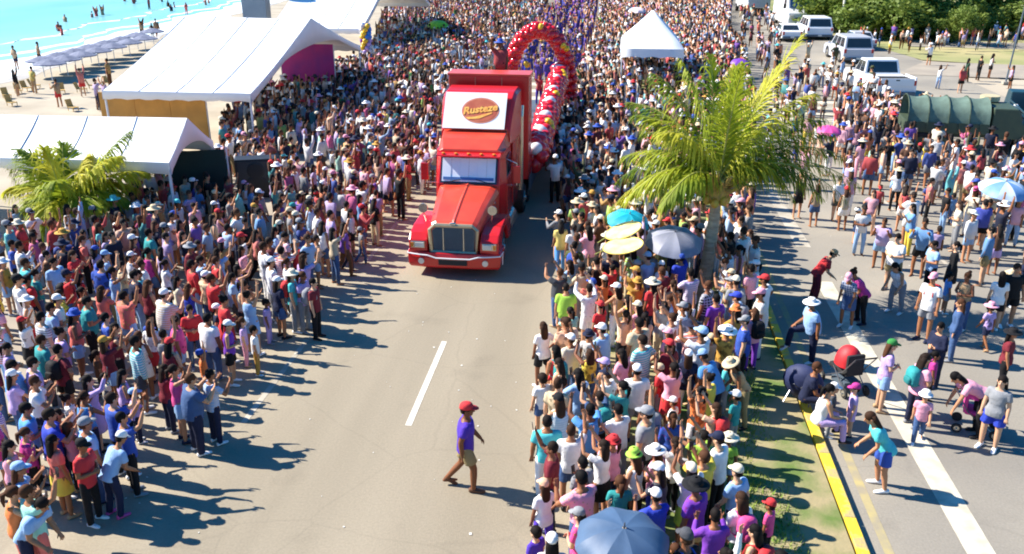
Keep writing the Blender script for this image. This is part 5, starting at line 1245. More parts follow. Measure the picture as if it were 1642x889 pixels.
HAND = """
@ 0 440
160,20,m,tee:red,trousers:navy,short,stand,AR
210,8,w,tee:teal,trousers:denim blue,tied,folded,AR
345,170,m,tee:white,trousers:khaki,cap:white,folded,AR
300,205,m,tee:light blue,trousers:navy,short,folded,AR
505,90,w,tank:coral,shorts:denim blue,tied,phone,R
650,262,m,tee:blue,trousers:black,short,stand,AR
910,80,w,tank:maroon,trousers:black,long,folded,AR
1085,20,w,tee:cream,trousers:black,long,eye,AR
1310,30,m,tee:red,trousers:black,short,phone,AR
1170,190,m,tee:red,trousers:denim blue,short,folded,TR
1500,70,w,tank:beige,trousers:black,tied,eye,R
1400,300,w,tank:purple,shorts:black,cap:white,folded,R
915,335,c,tee:light blue,trousers:navy,cap:blue,stand,AR
1500,300,c,tee:lilac,trousers:pink,tied,stand,R
1570,350,c,tee:white,trousers:mustard,short,stand,R
1000,560,w,tee:maroon,trousers:navy,long,eye,AR
1250,480,c,tee:orange,shorts:denim blue,cap:blue,high,AR
1080,615,w,tank:hot pink,shorts:light blue,tied,phone,AR
1165,650,b,tee:denim blue,trousers:navy,short,eye,AR,shoe=white
1285,598,m,tee:light blue,trousers:navy,short,eye,AR,pat=plaid
700,350,w,tank:maroon,shorts:black,long,eye,AR
590,480,c,tee:brown,trousers:black,tied,stand,AR
240,400,m,tee:teal,trousers:dark grey,short,folded,AR
360,370,w,tee:lilac,shorts:light blue,bun,folded,AR
190,560,m,tee:lilac,trousers:black,short,folded,AR
30,440,w,tee:lilac,trousers:black,tied,folded,AR
70,560,b,tee:sky blue,trousers:navy,short,stand,AR
60,640,w,tee:lilac,trousers:denim blue,cap:white,eye,AR
545,665,w,dress:lilac,-,long,phone,AR
640,615,c,tee:cream,trousers:navy,short,stand,AR
740,590,w,tank:lilac,trousers:navy,long,folded,AR
815,735,c,tee:lilac,trousers:navy,cap:light blue,eye,AR
695,780,m,tee:blue,trousers:black,short,phone,AR
340,840,w,tee:red,trousers:navy,long,folded,AR
200,670,m,tee:white,trousers:navy,short,eye,AR
140,820,m,tee:sky blue,trousers:black,short,folded,AR
@ 0 659
135,110,w,tee:magenta,trousers:black,tied,folded,AR
520,70,m,tee:light blue,trousers:denim blue,cap:grey,stand,AR
492,195,m,tee:red,trousers:black,cap:black,folded,R
745,175,m,tee:light blue,trousers:navy,cap:white,stoop,AR,shoe=hot pink
240,600,m,tee:light blue,trousers:navy,short,stoop,R
170,505,m,tee:mint,trousers:coral,short,phone,AR
100,390,w,tee:light blue,trousers:grey,cap:light blue,eye,AR
425,60,w,tank:pink,trousers:black,long,phones,AR
30,190,w,tank:pink,trousers:black,long,eye,AR
290,50,m,tee:royal blue,trousers:black,short,eye,AR
760,30,m,tee:blue,trousers:black,short,phones,AR
60,520,w,tank:orange,trousers:coral,tied,eye,AR
@ 0 220
140,775,m,tee:turquoise,trousers:navy,short,eye,AR
60,650,m,tee:blue,trousers:black,short,folded,AR
200,610,w,tee:lilac,trousers:black,long,folded,AR,pat=print
500,640,m,tee:coral,trousers:black,short,folded,AR
385,600,m,tee:brown,trousers:black,sun:mustard,stand,AR
640,730,m,tee:light blue,trousers:grey,cap:light blue,folded,AR
800,730,w,tank:white,trousers:navy,cap:white,eye,AR
870,765,b,tee:white,trousers:black,short,stand,AR
1010,765,w,tee:white,trousers:black,tied,eye,AR,pat=print
1190,490,m,long:white,trousers:grey,short,stand,AR
920,600,b,tee:teal,trousers:navy,short,stand,AR
1240,745,m,tee:light blue,trousers:navy,short,phone,R
1325,400,w,tee:mustard,skirt:white,cap:white,high,AR
1385,440,w,tank:coral,trousers:black,tied,high,AR
1445,465,m,tee:teal,trousers:black,short,stand,AR
1400,560,b,tee:light blue,trousers:black,short,stand,AR
1100,405,w,tank:white,trousers:black,cap:turquoise,eye,R,pat=print
1000,300,m,tee:red,trousers:white,short,high,AR
1150,160,w,tank:white,trousers:black,long,stand,R
1320,190,w,tank:beige,trousers:black,bun,folded,R
1510,550,c,tee:red,trousers:black,short,high,AR
1495,680,w,tee:pink,trousers:black,long,phone,AR
720,480,m,tank:white,trousers:black,short,stand,AR
590,520,m,tee:red,trousers:navy,short,eye,AR
90,420,w,tee:light blue,trousers:white,long,folded,R
50,500,w,dress:cream,-,long,folded,AR
1515,290,w,tee:white,trousers:black,cap:pink,folded,R
1605,340,m,tee:grey,shorts:beige,cap:white,stand,R
960,560,w,tee:navy,trousers:black,long,phones,AR
@ 400 220
205,20,w,tee:orange,trousers:black,short,stand,AR
250,10,m,tee:lime,shorts:dark green,short,stand,AR
445,5,m,tee:white,trousers:dark grey,short,phones,R
275,190,m,tee:white,trousers:grey,short,phone,R
175,280,w,tank:grey,trousers:black,bun,stand,AR
60,335,c,tee:cream,shorts:beige,cap:white,stand,R
200,350,w,dress:white,-,tied,stand,R
470,200,w,tee:pink,trousers:grey,cap:white,folded,AR
620,165,m,tee:white,trousers:black,sun:mustard,stand,AR
520,235,b,tee:blue,trousers:denim blue,cap:pink,stand,AR
730,115,w,tank:brown,trousers:black,long,phone,R
800,140,w,tank:peach,trousers:black,tied,high,AR
900,60,m,tee:red,trousers:denim blue,short,stand,R
930,235,m,long:black,trousers:black,cap:black,stand,AR,n=standing apart by the truck
1030,30,w,long:red,trousers:red,cap:red,hip,R
1100,30,m,tee:white,trousers:denim blue,short,stand,R
370,365,w,tee:lime,trousers:cream,cap:cream,high,AR
415,345,c,tee:red,trousers:black,cap:red,stand,AR
270,430,w,tee:teal,trousers:navy,cap:teal,folded,AR
290,505,w,tee:white,trousers:maroon,cap:cream,eye,AR,pat=plaid
695,425,m,tee:red,trousers:denim blue,cap:red,stand,R,n=roadside row of seaside crowd
620,450,w,tee:white,shorts:black,long,folded,R
450,560,w,tee:white,trousers:denim blue,long,stand,AR
500,490,m,tee:lilac,trousers:navy,short,phones,AR
580,560,w,tee:purple,skirt:brown,bun,stand,AR
605,610,c,tee:pink,shorts:navy,short,stand,AR
150,600,w,tee:light blue,trousers:black,long,folded,AR
285,635,w,tee:red,trousers:navy,cap:grey,phone,AR
230,775,w,tank:white,trousers:black,tied,stand,AR
335,770,w,tee:lilac,trousers:denim blue,long,phone,AR
130,790,m,tee:white,trousers:grey,cap:white,stand,AR
210,610,m,tee:pink,trousers:black,short,folded,AR,pat=plaid
260,860,w,tee:turquoise,trousers:grey,sun:cream,stand,R,n=roadside row of seaside crowd
@ 400 440
170,45,w,tee:navy,shorts:denim blue,cap:white,stand,AR
100,170,c,tee:lilac,trousers:lilac,short,stand,R
320,10,w,tee:lilac,trousers:grey,tied,folded,R
390,25,m,tee:maroon,trousers:black,short,stand,R
@ 800 220
385,545,w,tank:yellow,trousers:sky blue,tied,phones,A
372,465,m,tee:grey,trousers:black,cap:white,phones,AL
470,655,m,tee:olive,trousers:black,short,stand,A
375,810,b,tee:dark grey,trousers:denim blue,short,phones,AL,shoe=tan
530,335,w,tank:tan,trousers:khaki,tied,phone,AL
575,300,m,tee:beige,trousers:grey,cap:grey,eye,AL
425,235,w,tee:maroon,trousers:denim blue,cap:white,stand,AL
500,190,m,tee:olive,trousers:black,short,phones,AL
690,205,w,tee:white,trousers:pink,cap:white,eye,AL
390,375,w,tee:black,trousers:black,long,folded,AL
560,595,w,tee:pink,trousers:grey,long,eye,AL
350,145,m,tee:white,trousers:black,cap:white,stand,AL
630,505,m,tee:brown,trousers:grey,cap:cream,eye,AL
1000,330,w,tank:peach,trousers:black,bun,eye,AL
860,345,m,tee:dark grey,trousers:black,short,phone,AL
1100,350,w,tee:yellow,trousers:black,cap:yellow,phones,AL
1040,375,w,tank:lilac,trousers:black,long,eye,AL
1430,420,m,tee:light blue,trousers:black,cap:white,folded,AL
1500,515,b,tee:white,trousers:grey,short,folded,L
1430,620,m,tee:black,trousers:black,short,phones,AL
1490,690,w,tank:pink,trousers:denim blue,tied,phone,L,pat=print
1565,345,w,tank:orange,shorts:black,bun,high,AL
930,745,m,tee:light blue,trousers:grey,cap:light blue,eye,AL
1015,775,w,tee:white,trousers:black,cap:white,folded,AL
1130,725,m,tee:royal blue,trousers:navy,cap:blue,phone,AL
1195,845,m,tee:lilac,trousers:black,short,eye,AL,pat=stripe
845,830,w,tee:mustard,trousers:brown,cap:mustard,phones,AL
700,790,w,tee:red,trousers:black,bun,phones,AL
610,770,m,tee:black,trousers:black,short,eye,AL
650,865,w,tank:orange,trousers:grey,cap:cream,phones,AL
860,775,m,tee:grey,trousers:black,cap:grey,stand,AL
@ 800 440
275,315,w,tee:white,shorts:black,long,hip,AL,shoe=white
410,265,w,tee:black,skirt:denim blue,bun,folded,AL
740,85,w,tank:tan,trousers:white,cap:white,eye,AL
860,25,w,tee:mustard,trousers:black,bucket:mustard,phones,AL
955,65,w,tee:red,trousers:navy,sun:cream,stand,AL
1085,65,w,tank:orange,trousers:black,tied,eye,AL
630,185,w,tee:red,trousers:white,cap:red,phone,AL
870,205,w,tee:pink,trousers:white,cap:cream,eye,AL,pat=print
780,245,w,tank:peach,trousers:black,tied,high,AL
640,345,b,tee:light blue,trousers:denim blue,cap:white,stand,AL
870,315,b,tee:beige,shorts:pink,short,stand,AL
1070,260,m,tee:white,trousers:brown,short,phones,AL
1060,345,w,tee:pink,trousers:grey,cap:pink,folded,AL
1060,425,w,tee:maroon,trousers:red,cap:red,stand,AL
770,475,w,tee:pink,trousers:maroon,long,folded,AL
655,550,w,tank:tan,trousers:pink,cap:lilac,phone,AL
1080,575,w,tee:pink,skirt:red,tied,phones,AL
1170,175,w,tee:white,trousers:navy,tied,high,AL
1350,135,m,tee:purple,trousers:black,short,stand,AL
1480,120,m,tee:light blue,trousers:denim blue,cap:royal blue,stand,AL
1480,225,w,tee:mustard,trousers:pink,bucket:orange,eye,AL
1400,325,c,tank:yellow,shorts:black,short,phone,AL
1250,385,m,tee:white,trousers:black,cap:light blue,phones,AL
1270,540,b,tee:sky blue,trousers:navy,cap:light blue,stoop,AL
1440,600,w,tank:tan,trousers:khaki,sun:beige,stoop,L
1590,215,w,tee:pink,trousers:purple,long,stand,AL
270,685,c,tee:white,shorts:denim blue,short,stand,AL,s=1.12
380,570,w,tank:cream,trousers:teal,long,folded,AL
400,690,c,tee:teal,trousers:teal,tied,stand,A
500,650,w,tee:light blue,trousers:grey,long,eye,AL
620,725,m,tee:denim blue,trousers:black,short,phones,AL
760,705,w,tee:teal,trousers:black,tied,phones,AL
750,810,m,tee:white,trousers:grey,short,eye,AL
935,770,w,tank:white,trousers:red,long,folded,AL
1340,800,w,tee:peach,trousers:teal,long,phones,AL
1470,775,c,tee:teal,trousers:grey,cap:white,stand,AL
@ 800 659
560,15,m,tee:sky blue,trousers:dark grey,short,phones,AL
330,230,m,tee:maroon,trousers:navy,short,phone,L
280,430,w,tee:white,trousers:violet,cap:peach,hip,AL
640,215,w,tee:white,skirt:black,long,phones,AL
705,150,w,tee:pink,trousers:navy,bucket:red,phones,AL
850,310,w,tank:white,trousers:black,bucket:lime,folded,AL
985,240,w,tee:pink,trousers:royal blue,sun:white,folded,AL
1090,175,w,tee:white,trousers:black,long,phones,AL
1005,385,w,tee:dark grey,trousers:black,cap:white,eye,AL
985,500,m,tee:royal blue,trousers:navy,cap:white,eye,AL
1260,145,w,tee:lime,trousers:black,tied,phones,AL
1375,170,m,tee:white,trousers:black,cap:navy,folded,AL
1265,280,m,tee:yellow,trousers:black,short,phones,AL
1190,365,w,tee:white,skirt:lime,cap:cream,phones,A
750,480,c,tee:teal,trousers:grey,tied,stand,A,s=1.1
510,620,w,tee:hot pink,trousers:black,cap:grey,folded,AL,pat=print
1500,570,w,tee:white,skirt:dark green,long,stand,AL
1160,820,m,tee:black,trousers:black,cap:dark grey,stand,AL
1600,760,w,tank:brown,trousers:denim blue,long,folded,AL
230,760,c,tee:violet,trousers:violet,short,stand,AL
330,835,w,tee:white,trousers:grey,cap:white,folded,A
@ 1220 220
795,25,m,tee:black,shorts:dark grey,short,stand,A
690,105,m,tee:red,trousers:denim blue,short,stand,A
630,35,w,tee:pink,skirt:pink,sun:cream,stand,A
910,-30,b,tee:white,trousers:navy,short,stand,A
990,40,w,tee:white,skirt:yellow,cap:red,stand,A
1060,60,m,tee:blue,trousers:grey,short,folded,T
860,205,w,tee:white,shorts:black,sun:beige,hip,A
745,300,c,tee:red,trousers:black,cap:red,stand,T
1130,140,w,tank:white,trousers:grey,bun,folded,TR
1190,215,m,tee:turquoise,trousers:blue,short,stand,TR
1330,345,w,tee:cream,trousers:white,cap:hot pink,stand,TL
250,245,w,tank:black,trousers:black,long,stand,T
355,290,w,tank:tan,trousers:denim blue,bun,folded,A
535,310,w,tee:beige,shorts:white,cap:red,phone,A
680,385,w,tank:pink,trousers:peach,tied,stoop,TL
775,495,b,tee:lilac,trousers:light blue,short,stand,TL
855,620,b,tee:white,shorts:khaki,short,folded,TL
1020,540,m,tee:sky blue,trousers:black,short,stand,TL
1090,640,m,tee:light blue,trousers:black,short,folded,L
1240,420,w,tank:cream,trousers:grey,tied,folded,L
1395,400,b,long:royal blue,trousers:black,short,stand,A
1490,550,w,tank:brown,shorts:lilac,long,stand,A,pat=print
1215,675,w,dress:black,-,tied,stand,L
440,725,m,tee:red,trousers:maroon,cap:tan,stoop,R
1290,850,w,tank:tan,trousers:denim blue,bun,folded,TL
1590,810,m,tee:black,shorts:black,short,stand,T
560,230,w,tee:pink,trousers:white,cap:white,stand,A
@ 1220 440
345,150,b,tee:light blue,trousers:navy,sun:white,step,L
580,15,w,tee:magenta,trousers:black,bun,stoop,L
540,60,w,tee:denim blue,skirt:denim blue,cap:pink,stoop,TL,pat=plaid
1070,35,m,tee:white,shorts:grey,cap:pink,stand,TL
1245,170,w,long:denim blue,trousers:denim blue,long,stand,L
1130,285,b,long:navy,trousers:navy,short,folded,TL
1500,5,w,tee:white,shorts:black,long,stand,A
800,445,w,tee:lilac,shorts:light blue,cap:green,folded,R,pat=print
1010,530,w,tee:pink,trousers:navy,long,folded,R
1085,490,c,tee:magenta,trousers:black,tied,stand,R
1025,735,c,tee:pink,trousers:denim blue,bucket:white,walk,T
1215,710,w,tee:pink,trousers:black,long,bend,L
1500,655,w,tee:grey,shorts:royal blue,long,stand,TL
305,580,m,tee:navy,trousers:navy,short,sit,R
385,720,w,tank:white,trousers:lilac,tied,sit,R
590,700,c,tee:lilac,shorts:lilac,cap:magenta,stand,L
455,700,c,tee:dark grey,trousers:grey,cap:white,stand,R
@ 1220 659
690,90,w,tee:turquoise,shorts:blue,long,stoop,L,shoe=white
65,570,c,tee:hot pink,trousers:black,cap:red,stand,AL
@ 1220 0
1060,270,m,tee:white,shorts:black,cap:white,stand,A
1120,405,w,tank:white,trousers:light blue,tied,stand,R
1250,470,m,long:red,trousers:black,short,sit,T
1370,350,m,tee:black,trousers:black,short,walk,R
1440,345,w,tee:white,trousers:black,short,stand,R
1560,450,w,tee:lilac,trousers:black,short,sit,L
1290,370,w,tee:dark green,trousers:dark green,short,stand,R
1270,190,w,tee:magenta,shorts:tan,tied,stand,A
470,270,m,long:olive,trousers:olive,cap:olive,stand,T
690,430,m,long:olive,trousers:olive,cap:olive,walk,L
300,270,m,tee:beige,trousers:tan,cap:cream,stand,T
150,370,w,tee:white,shorts:black,short,stand,T
340,450,m,tee:white,trousers:dark grey,short,stand,T
"""
for ln in HAND.strip().split('\n'):
    ln = ln.split('#')[0].strip()
    if not ln: continue
    if ln.startswith('@'):
        ox, oy = [float(q) for q in ln[1:].split()[:2]]; continue
    q = [w_.strip() for w_ in ln.split(',')]
    hx, hy = float(q[0]), float(q[1]); bd = q[2]; top, tc = q[3].split(':'); bot, bc = q[4].split(':') if q[4] != '-' else (None, None)
    head = q[5]; pose = q[6]; fc = FACEDEG[q[7]] + random.uniform(-18, 18); opt = dict(w_.split('=') for w_ in q[8:])
    px, py = ox + hx / 3.865, oy + hy / 3.865
    hz = {'c': 1.12, 'w': 1.52}.get(bd, 1.62)
    if pose in ('bend',): hz = 1.02
    if pose in ('sit',): hz = {'c': .72}.get(bd, 1.08)
    if pose == 'stoop': hz -= .22
    z = 0.; X, Y = G(px, py, hz)
    if 0 < X < 4.4: z = MED_Z; X, Y = G(px, py, hz + z)
    ld = math.sin(R({'bend': 62, 'stoop': 30}.get(pose, 0))) * .6
    X += math.sin(R(fc)) * ld; Y -= math.cos(R(fc)) * ld
    person(X, Y, bd, top, tc, bot, bc, head, pose, fc, z, opt.get('pat', 'plain'), note=opt.get('n', ''), shoe=opt.get('shoe'), s=float(opt['s']) if 's' in opt else None)
    PEOPLE[-1]['hand'] = True
# the man walking across the road
X_, Y_ = G(748, 783)
person(X_, Y_, 'm', 'tee', 'violet', 'shorts', 'khaki', 'cap:red', 'walk', -83, 0, shoe='brown', s=1.03, note='alone on the open road', skin='7a4a2c'); PEOPLE[-1]['hand'] = True

# -------------------------------------------------- the rest of the crowd
def inpoly(x, y, poly):
    c = False; j = len(poly) - 1
    for i in range(len(poly)):
        xi, yi = poly[i]; xj, yj = poly[j]
        if (yi > y) != (yj > y) and x < (xj - xi) * (y - yi) / (yj - yi) + xi: c = not c
        j = i
    return c
LEFT = [(-80, 1050), (60, 1050), (235, 880), (330, 740), (350, 690), (440, 600), (490, 530), (500, 470), (600, 425), (612, 395), (604, 365), (640, 335), (700, 300), (702, 200), (775, 130), (812, 100), (840, 60), (872, 30), (885, -25),
        (640, -25), (610, 60), (590, 118), (500, 140), (440, 165), (405, 200), (362, 215), (352, 300), (220, 345), (160, 395), (100, 425), (-80, 440)]
LEFTN = [(-80, 1050), (40, 960), (105, 865), (185, 765), (250, 700), (325, 625), (400, 600), (455, 550), (488, 490), (590, 428), (610, 395), (604, 365), (640, 335), (700, 300), (702, 200), (362, 215), (352, 300), (220, 345), (160, 395), (100, 425), (-80, 440)]
RIGHT = [(835, 1050), (838, 880), (862, 780), (872, 700), (880, 600), (905, 590), (893, 500), (905, 430), (888, 390), (882, 330), (886, 280), (892, 230), (906, 190), (925, 150), (950, 90), (962, 40), (966, -25),
         (1176, -25), (1168, 60), (1195, 110), (1205, 180), (1205, 330), (1192, 420), (1205, 500), (1225, 590), (1185, 630), (1160, 700), (1150, 760), (1170, 840), (1190, 900), (1240, 1050)]
D1 = [(1335, 250), (1345, 175), (1440, 190), (1560, 215), (1720, 250), (1720, 440), (1600, 420), (1520, 400), (1450, 320), (1380, 290)]
D2 = [(1400, 430), (1450, 390), (1600, 380), (1700, 400), (1700, 500), (1600, 560), (1520, 520), (1400, 500)]
D6 = [(1310, 340), (1400, 300), (1480, 340), (1700, 380), (1700, 620), (1560, 640), (1440, 540), (1370, 450)]
D4 = [(1168, -25), (1225, -10), (1245, 60), (1250, 120), (1205, 180), (1185, 60)]
D3 = [(1375, 70), (1660, 62), (1660, 84), (1375, 92)]
D5 = [(1215, 330), (1235, 150), (1340, 120), (1420, 175), (1345, 240), (1400, 330), (1330, 345), (1240, 320)]
PERF = [(822, 125), (830, 60), (868, 20), (885, -25), (962, -25), (950, 60), (915, 150)]
TENTUP = [(405, 215), (440, 165), (590, 118), (640, 60), (640, 130), (450, 225)]
placed = [(p['x'], p['y']) for p in PEOPLE]
cellg = {}
def free(x, y, d):
    cx, cy = int(x // 1), int(y // 1)
    for i in (-1, 0, 1):
        for j in (-1, 0, 1):
            for a, b in cellg.get((cx + i, cy + j), ()):
                if (a - x) ** 2 + (b - y) ** 2 < d * d: return False
    return True
def put(x, y): cellg.setdefault((int(x // 1), int(y // 1)), []).append((x, y))
for x, y in placed: put(x, y)
WT = [('white', 40), ('cream', 6), ('grey', 6), ('dark grey', 2), ('brown', 2), ('black', 9), ('navy', 6), ('blue', 4), ('light blue', 7), ('sky blue', 3), ('teal', 3), ('turquoise', 1), ('mint', 1), ('green', 2), ('olive', 1), ('lime', 1), ('yellow', 2), ('mustard', 1), ('orange', 2), ('coral', 4), ('red', 6), ('maroon', 5), ('pink', 10), ('hot pink', 2), ('magenta', 1), ('purple', 3), ('lilac', 7), ('beige', 4), ('peach', 5), ('royal blue', 2)]
WN = [a for a, b in WT]; WW = [b for a, b in WT]
def rnd_person(x, y, face, zone=None, z=0, palette=None, calm=.5):
    bd = random.choices('mwbc', (32, 38, 17, 13))[0]
    top = random.choice(TOPK[bd] if bd != 'm' else ['tee', 'tee', 'tee', 'long']); 
    if bd == 'w': top = random.choices(('tee', 'tank', 'dress'), (5, 4, 1))[0]
    bot = None if top == 'dress' else random.choices(BOTK[bd] , (3, 2, 1) if bd == 'w' else (3, 2))[0]
    tc = random.choice(palette) if palette else random.choices(WN, WW)[0]
    bc = random.choice(['denim blue', 'denim blue', 'black', 'navy', 'dark grey', 'light blue', 'khaki', 'white', 'beige', 'grey', 'light blue', 'denim blue'] if bot != 'skirt' else ['black', 'denim blue', 'red', 'white', 'yellow'])
    if palette and len(palette) < 8: bc = tc
    r = random.random()
    if r < .40: head = random.choices(('cap', 'sun', 'bucket'), (6, 2, 1))[0]; head += ':' + random.choices(['white', 'red', 'black', 'navy', 'beige', 'pink', 'blue', 'grey', 'cream', 'turquoise', 'mustard'], (8, 4, 4, 3, 3, 2, 3, 2, 3, 1, 1))[0]
    else: head = 'short' if bd in 'mb' else random.choice(['long', 'long', 'tied', 'bun', 'short' if bd == 'c' else 'long'])
    pose = random.choices(['stand', 'phone', 'phones', 'high', 'wave', 'eye', 'folded', 'hip', 'walk'], (20, 9, 8, 5, 3, 8, 12, 6, 2 if calm < 1 else 20))[0]
    if calm >= 1 and y < 40 and random.random() < .22: pose = random.choice(['stoop', 'sit', 'bend'])
    if pose not in COMBO[bd]: pose = random.choice([p for p in COMBO[bd] if p != 'sit'])
    person(x, y, bd, top, tc, bot, bc, head, pose, face, z, random.choices(('plain', 'chest', 'stripe', 'print', 'plaid'), (7, 5, 1.5, 2.2, 1.3))[0])
def fill(poly, dmin, x0, x1, y0, y1, facef, tries, palette=None, cond=None, calm=.5):
    n = 0
    for _ in range(tries):
        x, y = random.uniform(x0, x1), random.uniform(y0, y1)
        clump = math.sin(x * .9 + 1.3 * math.sin(y * .37)) + math.sin(y * .61 + 1.7 * math.sin(x * .53))
        d = dmin * (1 + max(0, y - 45) * .004) * (1 if y < 27 else 1 + .14 * clump + (.5 if clump > 1.55 else 0))
        if not free(x, y, d): continue
        px, py = P(x, y, 0)
        if not inpoly(px, py, poly) or (cond and not cond(x, y)): continue
        hx_, hy_ = P(x, y, 1.7)
        if hx_ < -40 or hx_ > 1690 or hy_ > 915 or py < -30: continue
        put(x, y); n += 1
        z = MED_Z if 0 < x < 4.3 else (.09 if x < -10.9 else 0)
        rnd_person(x, y, facef(x, y), z=z, palette=palette, calm=calm)
    return n
def to_truck(x, y):
    tx, ty = -4.4, max(24 if y < 26 else y - 1, min(y + 2, 60))
    if y > 62: tx, ty = -4.4, y - 6
    return -math.degrees(math.atan2(tx - x, ty - y)) + random.gauss(0, 24)
anyway = lambda x, y: random.uniform(0, 360)
solid = [(-6.2, -2.7, 23, 45.5)]
def clear_of(x, y): return not any(a < x < b and c < y < d for a, b, c, d in solid) and math.hypot(x - 2.57, y - 22.6) > .55
def tent_ok(x, y): return clear_of(x, y) and not (-15.2 < x < -12.2 and 28 < y < 32) and x > -40
near = lambda x, y: clear_of(x, y) and y < 30
random.seed(31)
BRIGHT = ['white'] * 6 + ['pink', 'peach', 'lilac', 'light blue', 'light blue', 'pink', 'coral', 'coral', 'red', 'red', 'maroon', 'teal', 'blue', 'navy', 'purple', 'magenta', 'hot pink', 'beige', 'grey', 'black', 'turquoise', 'mustard', 'sky blue', 'lilac']
n1 = fill(LEFTN, .53, -22, -5, 9, 27, to_truck, 9000, cond=tent_ok, palette=BRIGHT)
n1 += fill(LEFT, .53, -22, -5, 27, 34, to_truck, 6000, cond=tent_ok)
n5 = fill(PERF, .72, -8, 0, 46, 165, lambda x, y: random.gauss(180, 30), 9000, palette=['violet', 'purple', 'royal blue', 'violet', 'royal blue'], cond=clear_of)
n2 = fill(LEFT, .56, -30, -1, 34, 165, to_truck, 60000, cond=tent_ok)
def trunk_seen(x, y):
    px, py = P(x, y, 1.6); return clear_of(x, y) and not (y < 22.6 and 1088 < px < 1158 and py < 462)
n3 = fill(RIGHT, .51, -1, 5.2, 9, 32, to_truck, 8000, cond=trunk_seen, palette=['white'] * 9 + ['pink', 'peach', 'cream', 'lilac', 'light blue', 'beige', 'pink', 'orange', 'red', 'maroon', 'black', 'navy', 'blue', 'turquoise', 'yellow', 'coral', 'grey', 'mustard', 'lime', 'purple'])
n4 = fill(RIGHT, .56, -3, 18, 32, 165, to_truck, 50000, cond=clear_of)
n6 = fill(D1, .72, 8, 32, 28, 64, anyway, 6000, cond=lambda x, y: not (14.3 < x < 20 and 39.5 < y < 43.5))
n7 = fill(D2, .95, 6, 20, 18, 36, anyway, 700, calm=1)
n7 += fill(D6, 1.0, 6, 20, 16, 38, anyway, 900, calm=1)
n8 = fill(D3, 1.3, 14, 60, 60, 110, anyway, 3000, calm=1)
n9 = fill(D4, 1.2, 8, 26, 50, 165, anyway, 3000, calm=1)
n10 = fill(D5, 1.0, 5, 20, 34, 72, anyway, 900, calm=1)
n11 = fill(TENTUP, .6, -24, -12, 34, 66, to_truck, 3000, cond=tent_ok)
# bathers in the sea and on the sand
SEA = []
for px, py, d in ((95, 50, 1), (100, 56, 1), (148, 28, 1), (155, 26, 1), (165, 24, 1), (105, 35, 1), (270, 10, 1), (275, 18, 1), (280, 12, 1), (335, 5, 1), (240, 16, 0), (200, 2, 1), (215, 6, 1), (330, 8, 1), (260, 3, 1), (300, 25, 0), (230, 66, 0), (246, 64, 0), (253, 62, 0), (28, 112, 0), (65, 103, 0)):
    x, y = G(px, py); person(x, y, random.choice('mw'), 'tank' if False else 'tee', random.choice(['navy', 'red', 'tan', 'black']), 'shorts', random.choice(['black', 'navy', 'red']), 'short', 'stand', random.uniform(0, 360), -.9 if d else 0)
for px, py, tc, bc in ((97, 172, 'tan', 'red'), (160, 178, 'lilac', 'navy'), (172, 176, 'lilac', 'black'), (135, 155, 'coral', 'red'), (57, 150, 'yellow', 'tan'), (178, 140, 'mustard', 'brown'), (30, 155, 'black', 'tan')):
    x, y = G(px, py); person(x, y, 'm', 'tee', tc, 'shorts', bc, 'short', 'stand', random.uniform(0, 360), 0)
# riders on the float, each a person of their own if near enough
for i in range(9):
    person(TX + random.uniform(-.9, .9), 31.5 + i * 1.55, random.choice('mw'), 'tee', random.choice(['red', 'red', 'violet', 'hot pink']), 'trousers', random.choice(['red', 'black', 'violet']), random.choice(['short', 'cap:red']), random.choice(['high', 'wave', 'stand']), 180, 1.39)
person(at_y(802, 60, 33.0).x, 33.0, 'b', 'tee', 'red', 'trousers', 'black', 'bucket:blue', 'stand', 180, 3.82, s=1.15)

# -------------------------------------------------- who is an object, who belongs to the joined far crowd
def visible(p):
    hx_, hy_ = P(p['x'], p['y'], p['z'] + 1.5); return -25 < hx_ < 1667 and hy_ < 900
PEOPLE = [p for p in PEOPLE if visible(p)]
for p in PEOPLE:
    v = np.array([p['x'], p['y'], p['z'] + 1 - CAMH]); p['d'] = float(v @ _F) - (1.5 if p.get('hand') else 0)
PEOPLE.sort(key=lambda p: p['d'])
NEAR, FAR = PEOPLE[:300], PEOPLE[300:]
# one label for one person: vary the colours of a filled-in figure until nothing else answers to it
seen = set()
def label_of(p, k=0):
    who = {'m': 'man', 'w': 'woman', 'b': 'heavy man', 'c': 'child'}[p['bd']]
    pt = {'stripe': 'striped ', 'print': 'patterned ', 'plaid': 'checked '}.get(p['pat'], '')
    tw = '%s %s%s' % (p['tc'], pt, TOPW[p['top']]); bw = '' if p['bot'] is None else ' and %s %s' % (p['bc'], p['bot'])
    hd = p['head']; hw = ('%s %s' % (hd.split(':')[1], HATW[hd.split(':')[0]])) if ':' in hd else {'short': '', 'long': 'long hair', 'tied': 'ponytail', 'bun': 'hair bun'}[hd]
    tail = [hw, POSEW[p['pose']], p['note'] or p['zone']]
    mk = lambda b, t: '%s in %s%s, %s' % (who, tw, b, ', '.join(q for q in t if q))
    for c in (mk(bw, tail), mk(bw, ['' if ':' not in hd else hw] + tail[1:]), mk('', tail), mk(bw, [hw, '', tail[2]])):
        if len(c.split()) <= 16: break
    return c
for p in NEAR: p['zone'] = zone_of(p['x'], p['y'])
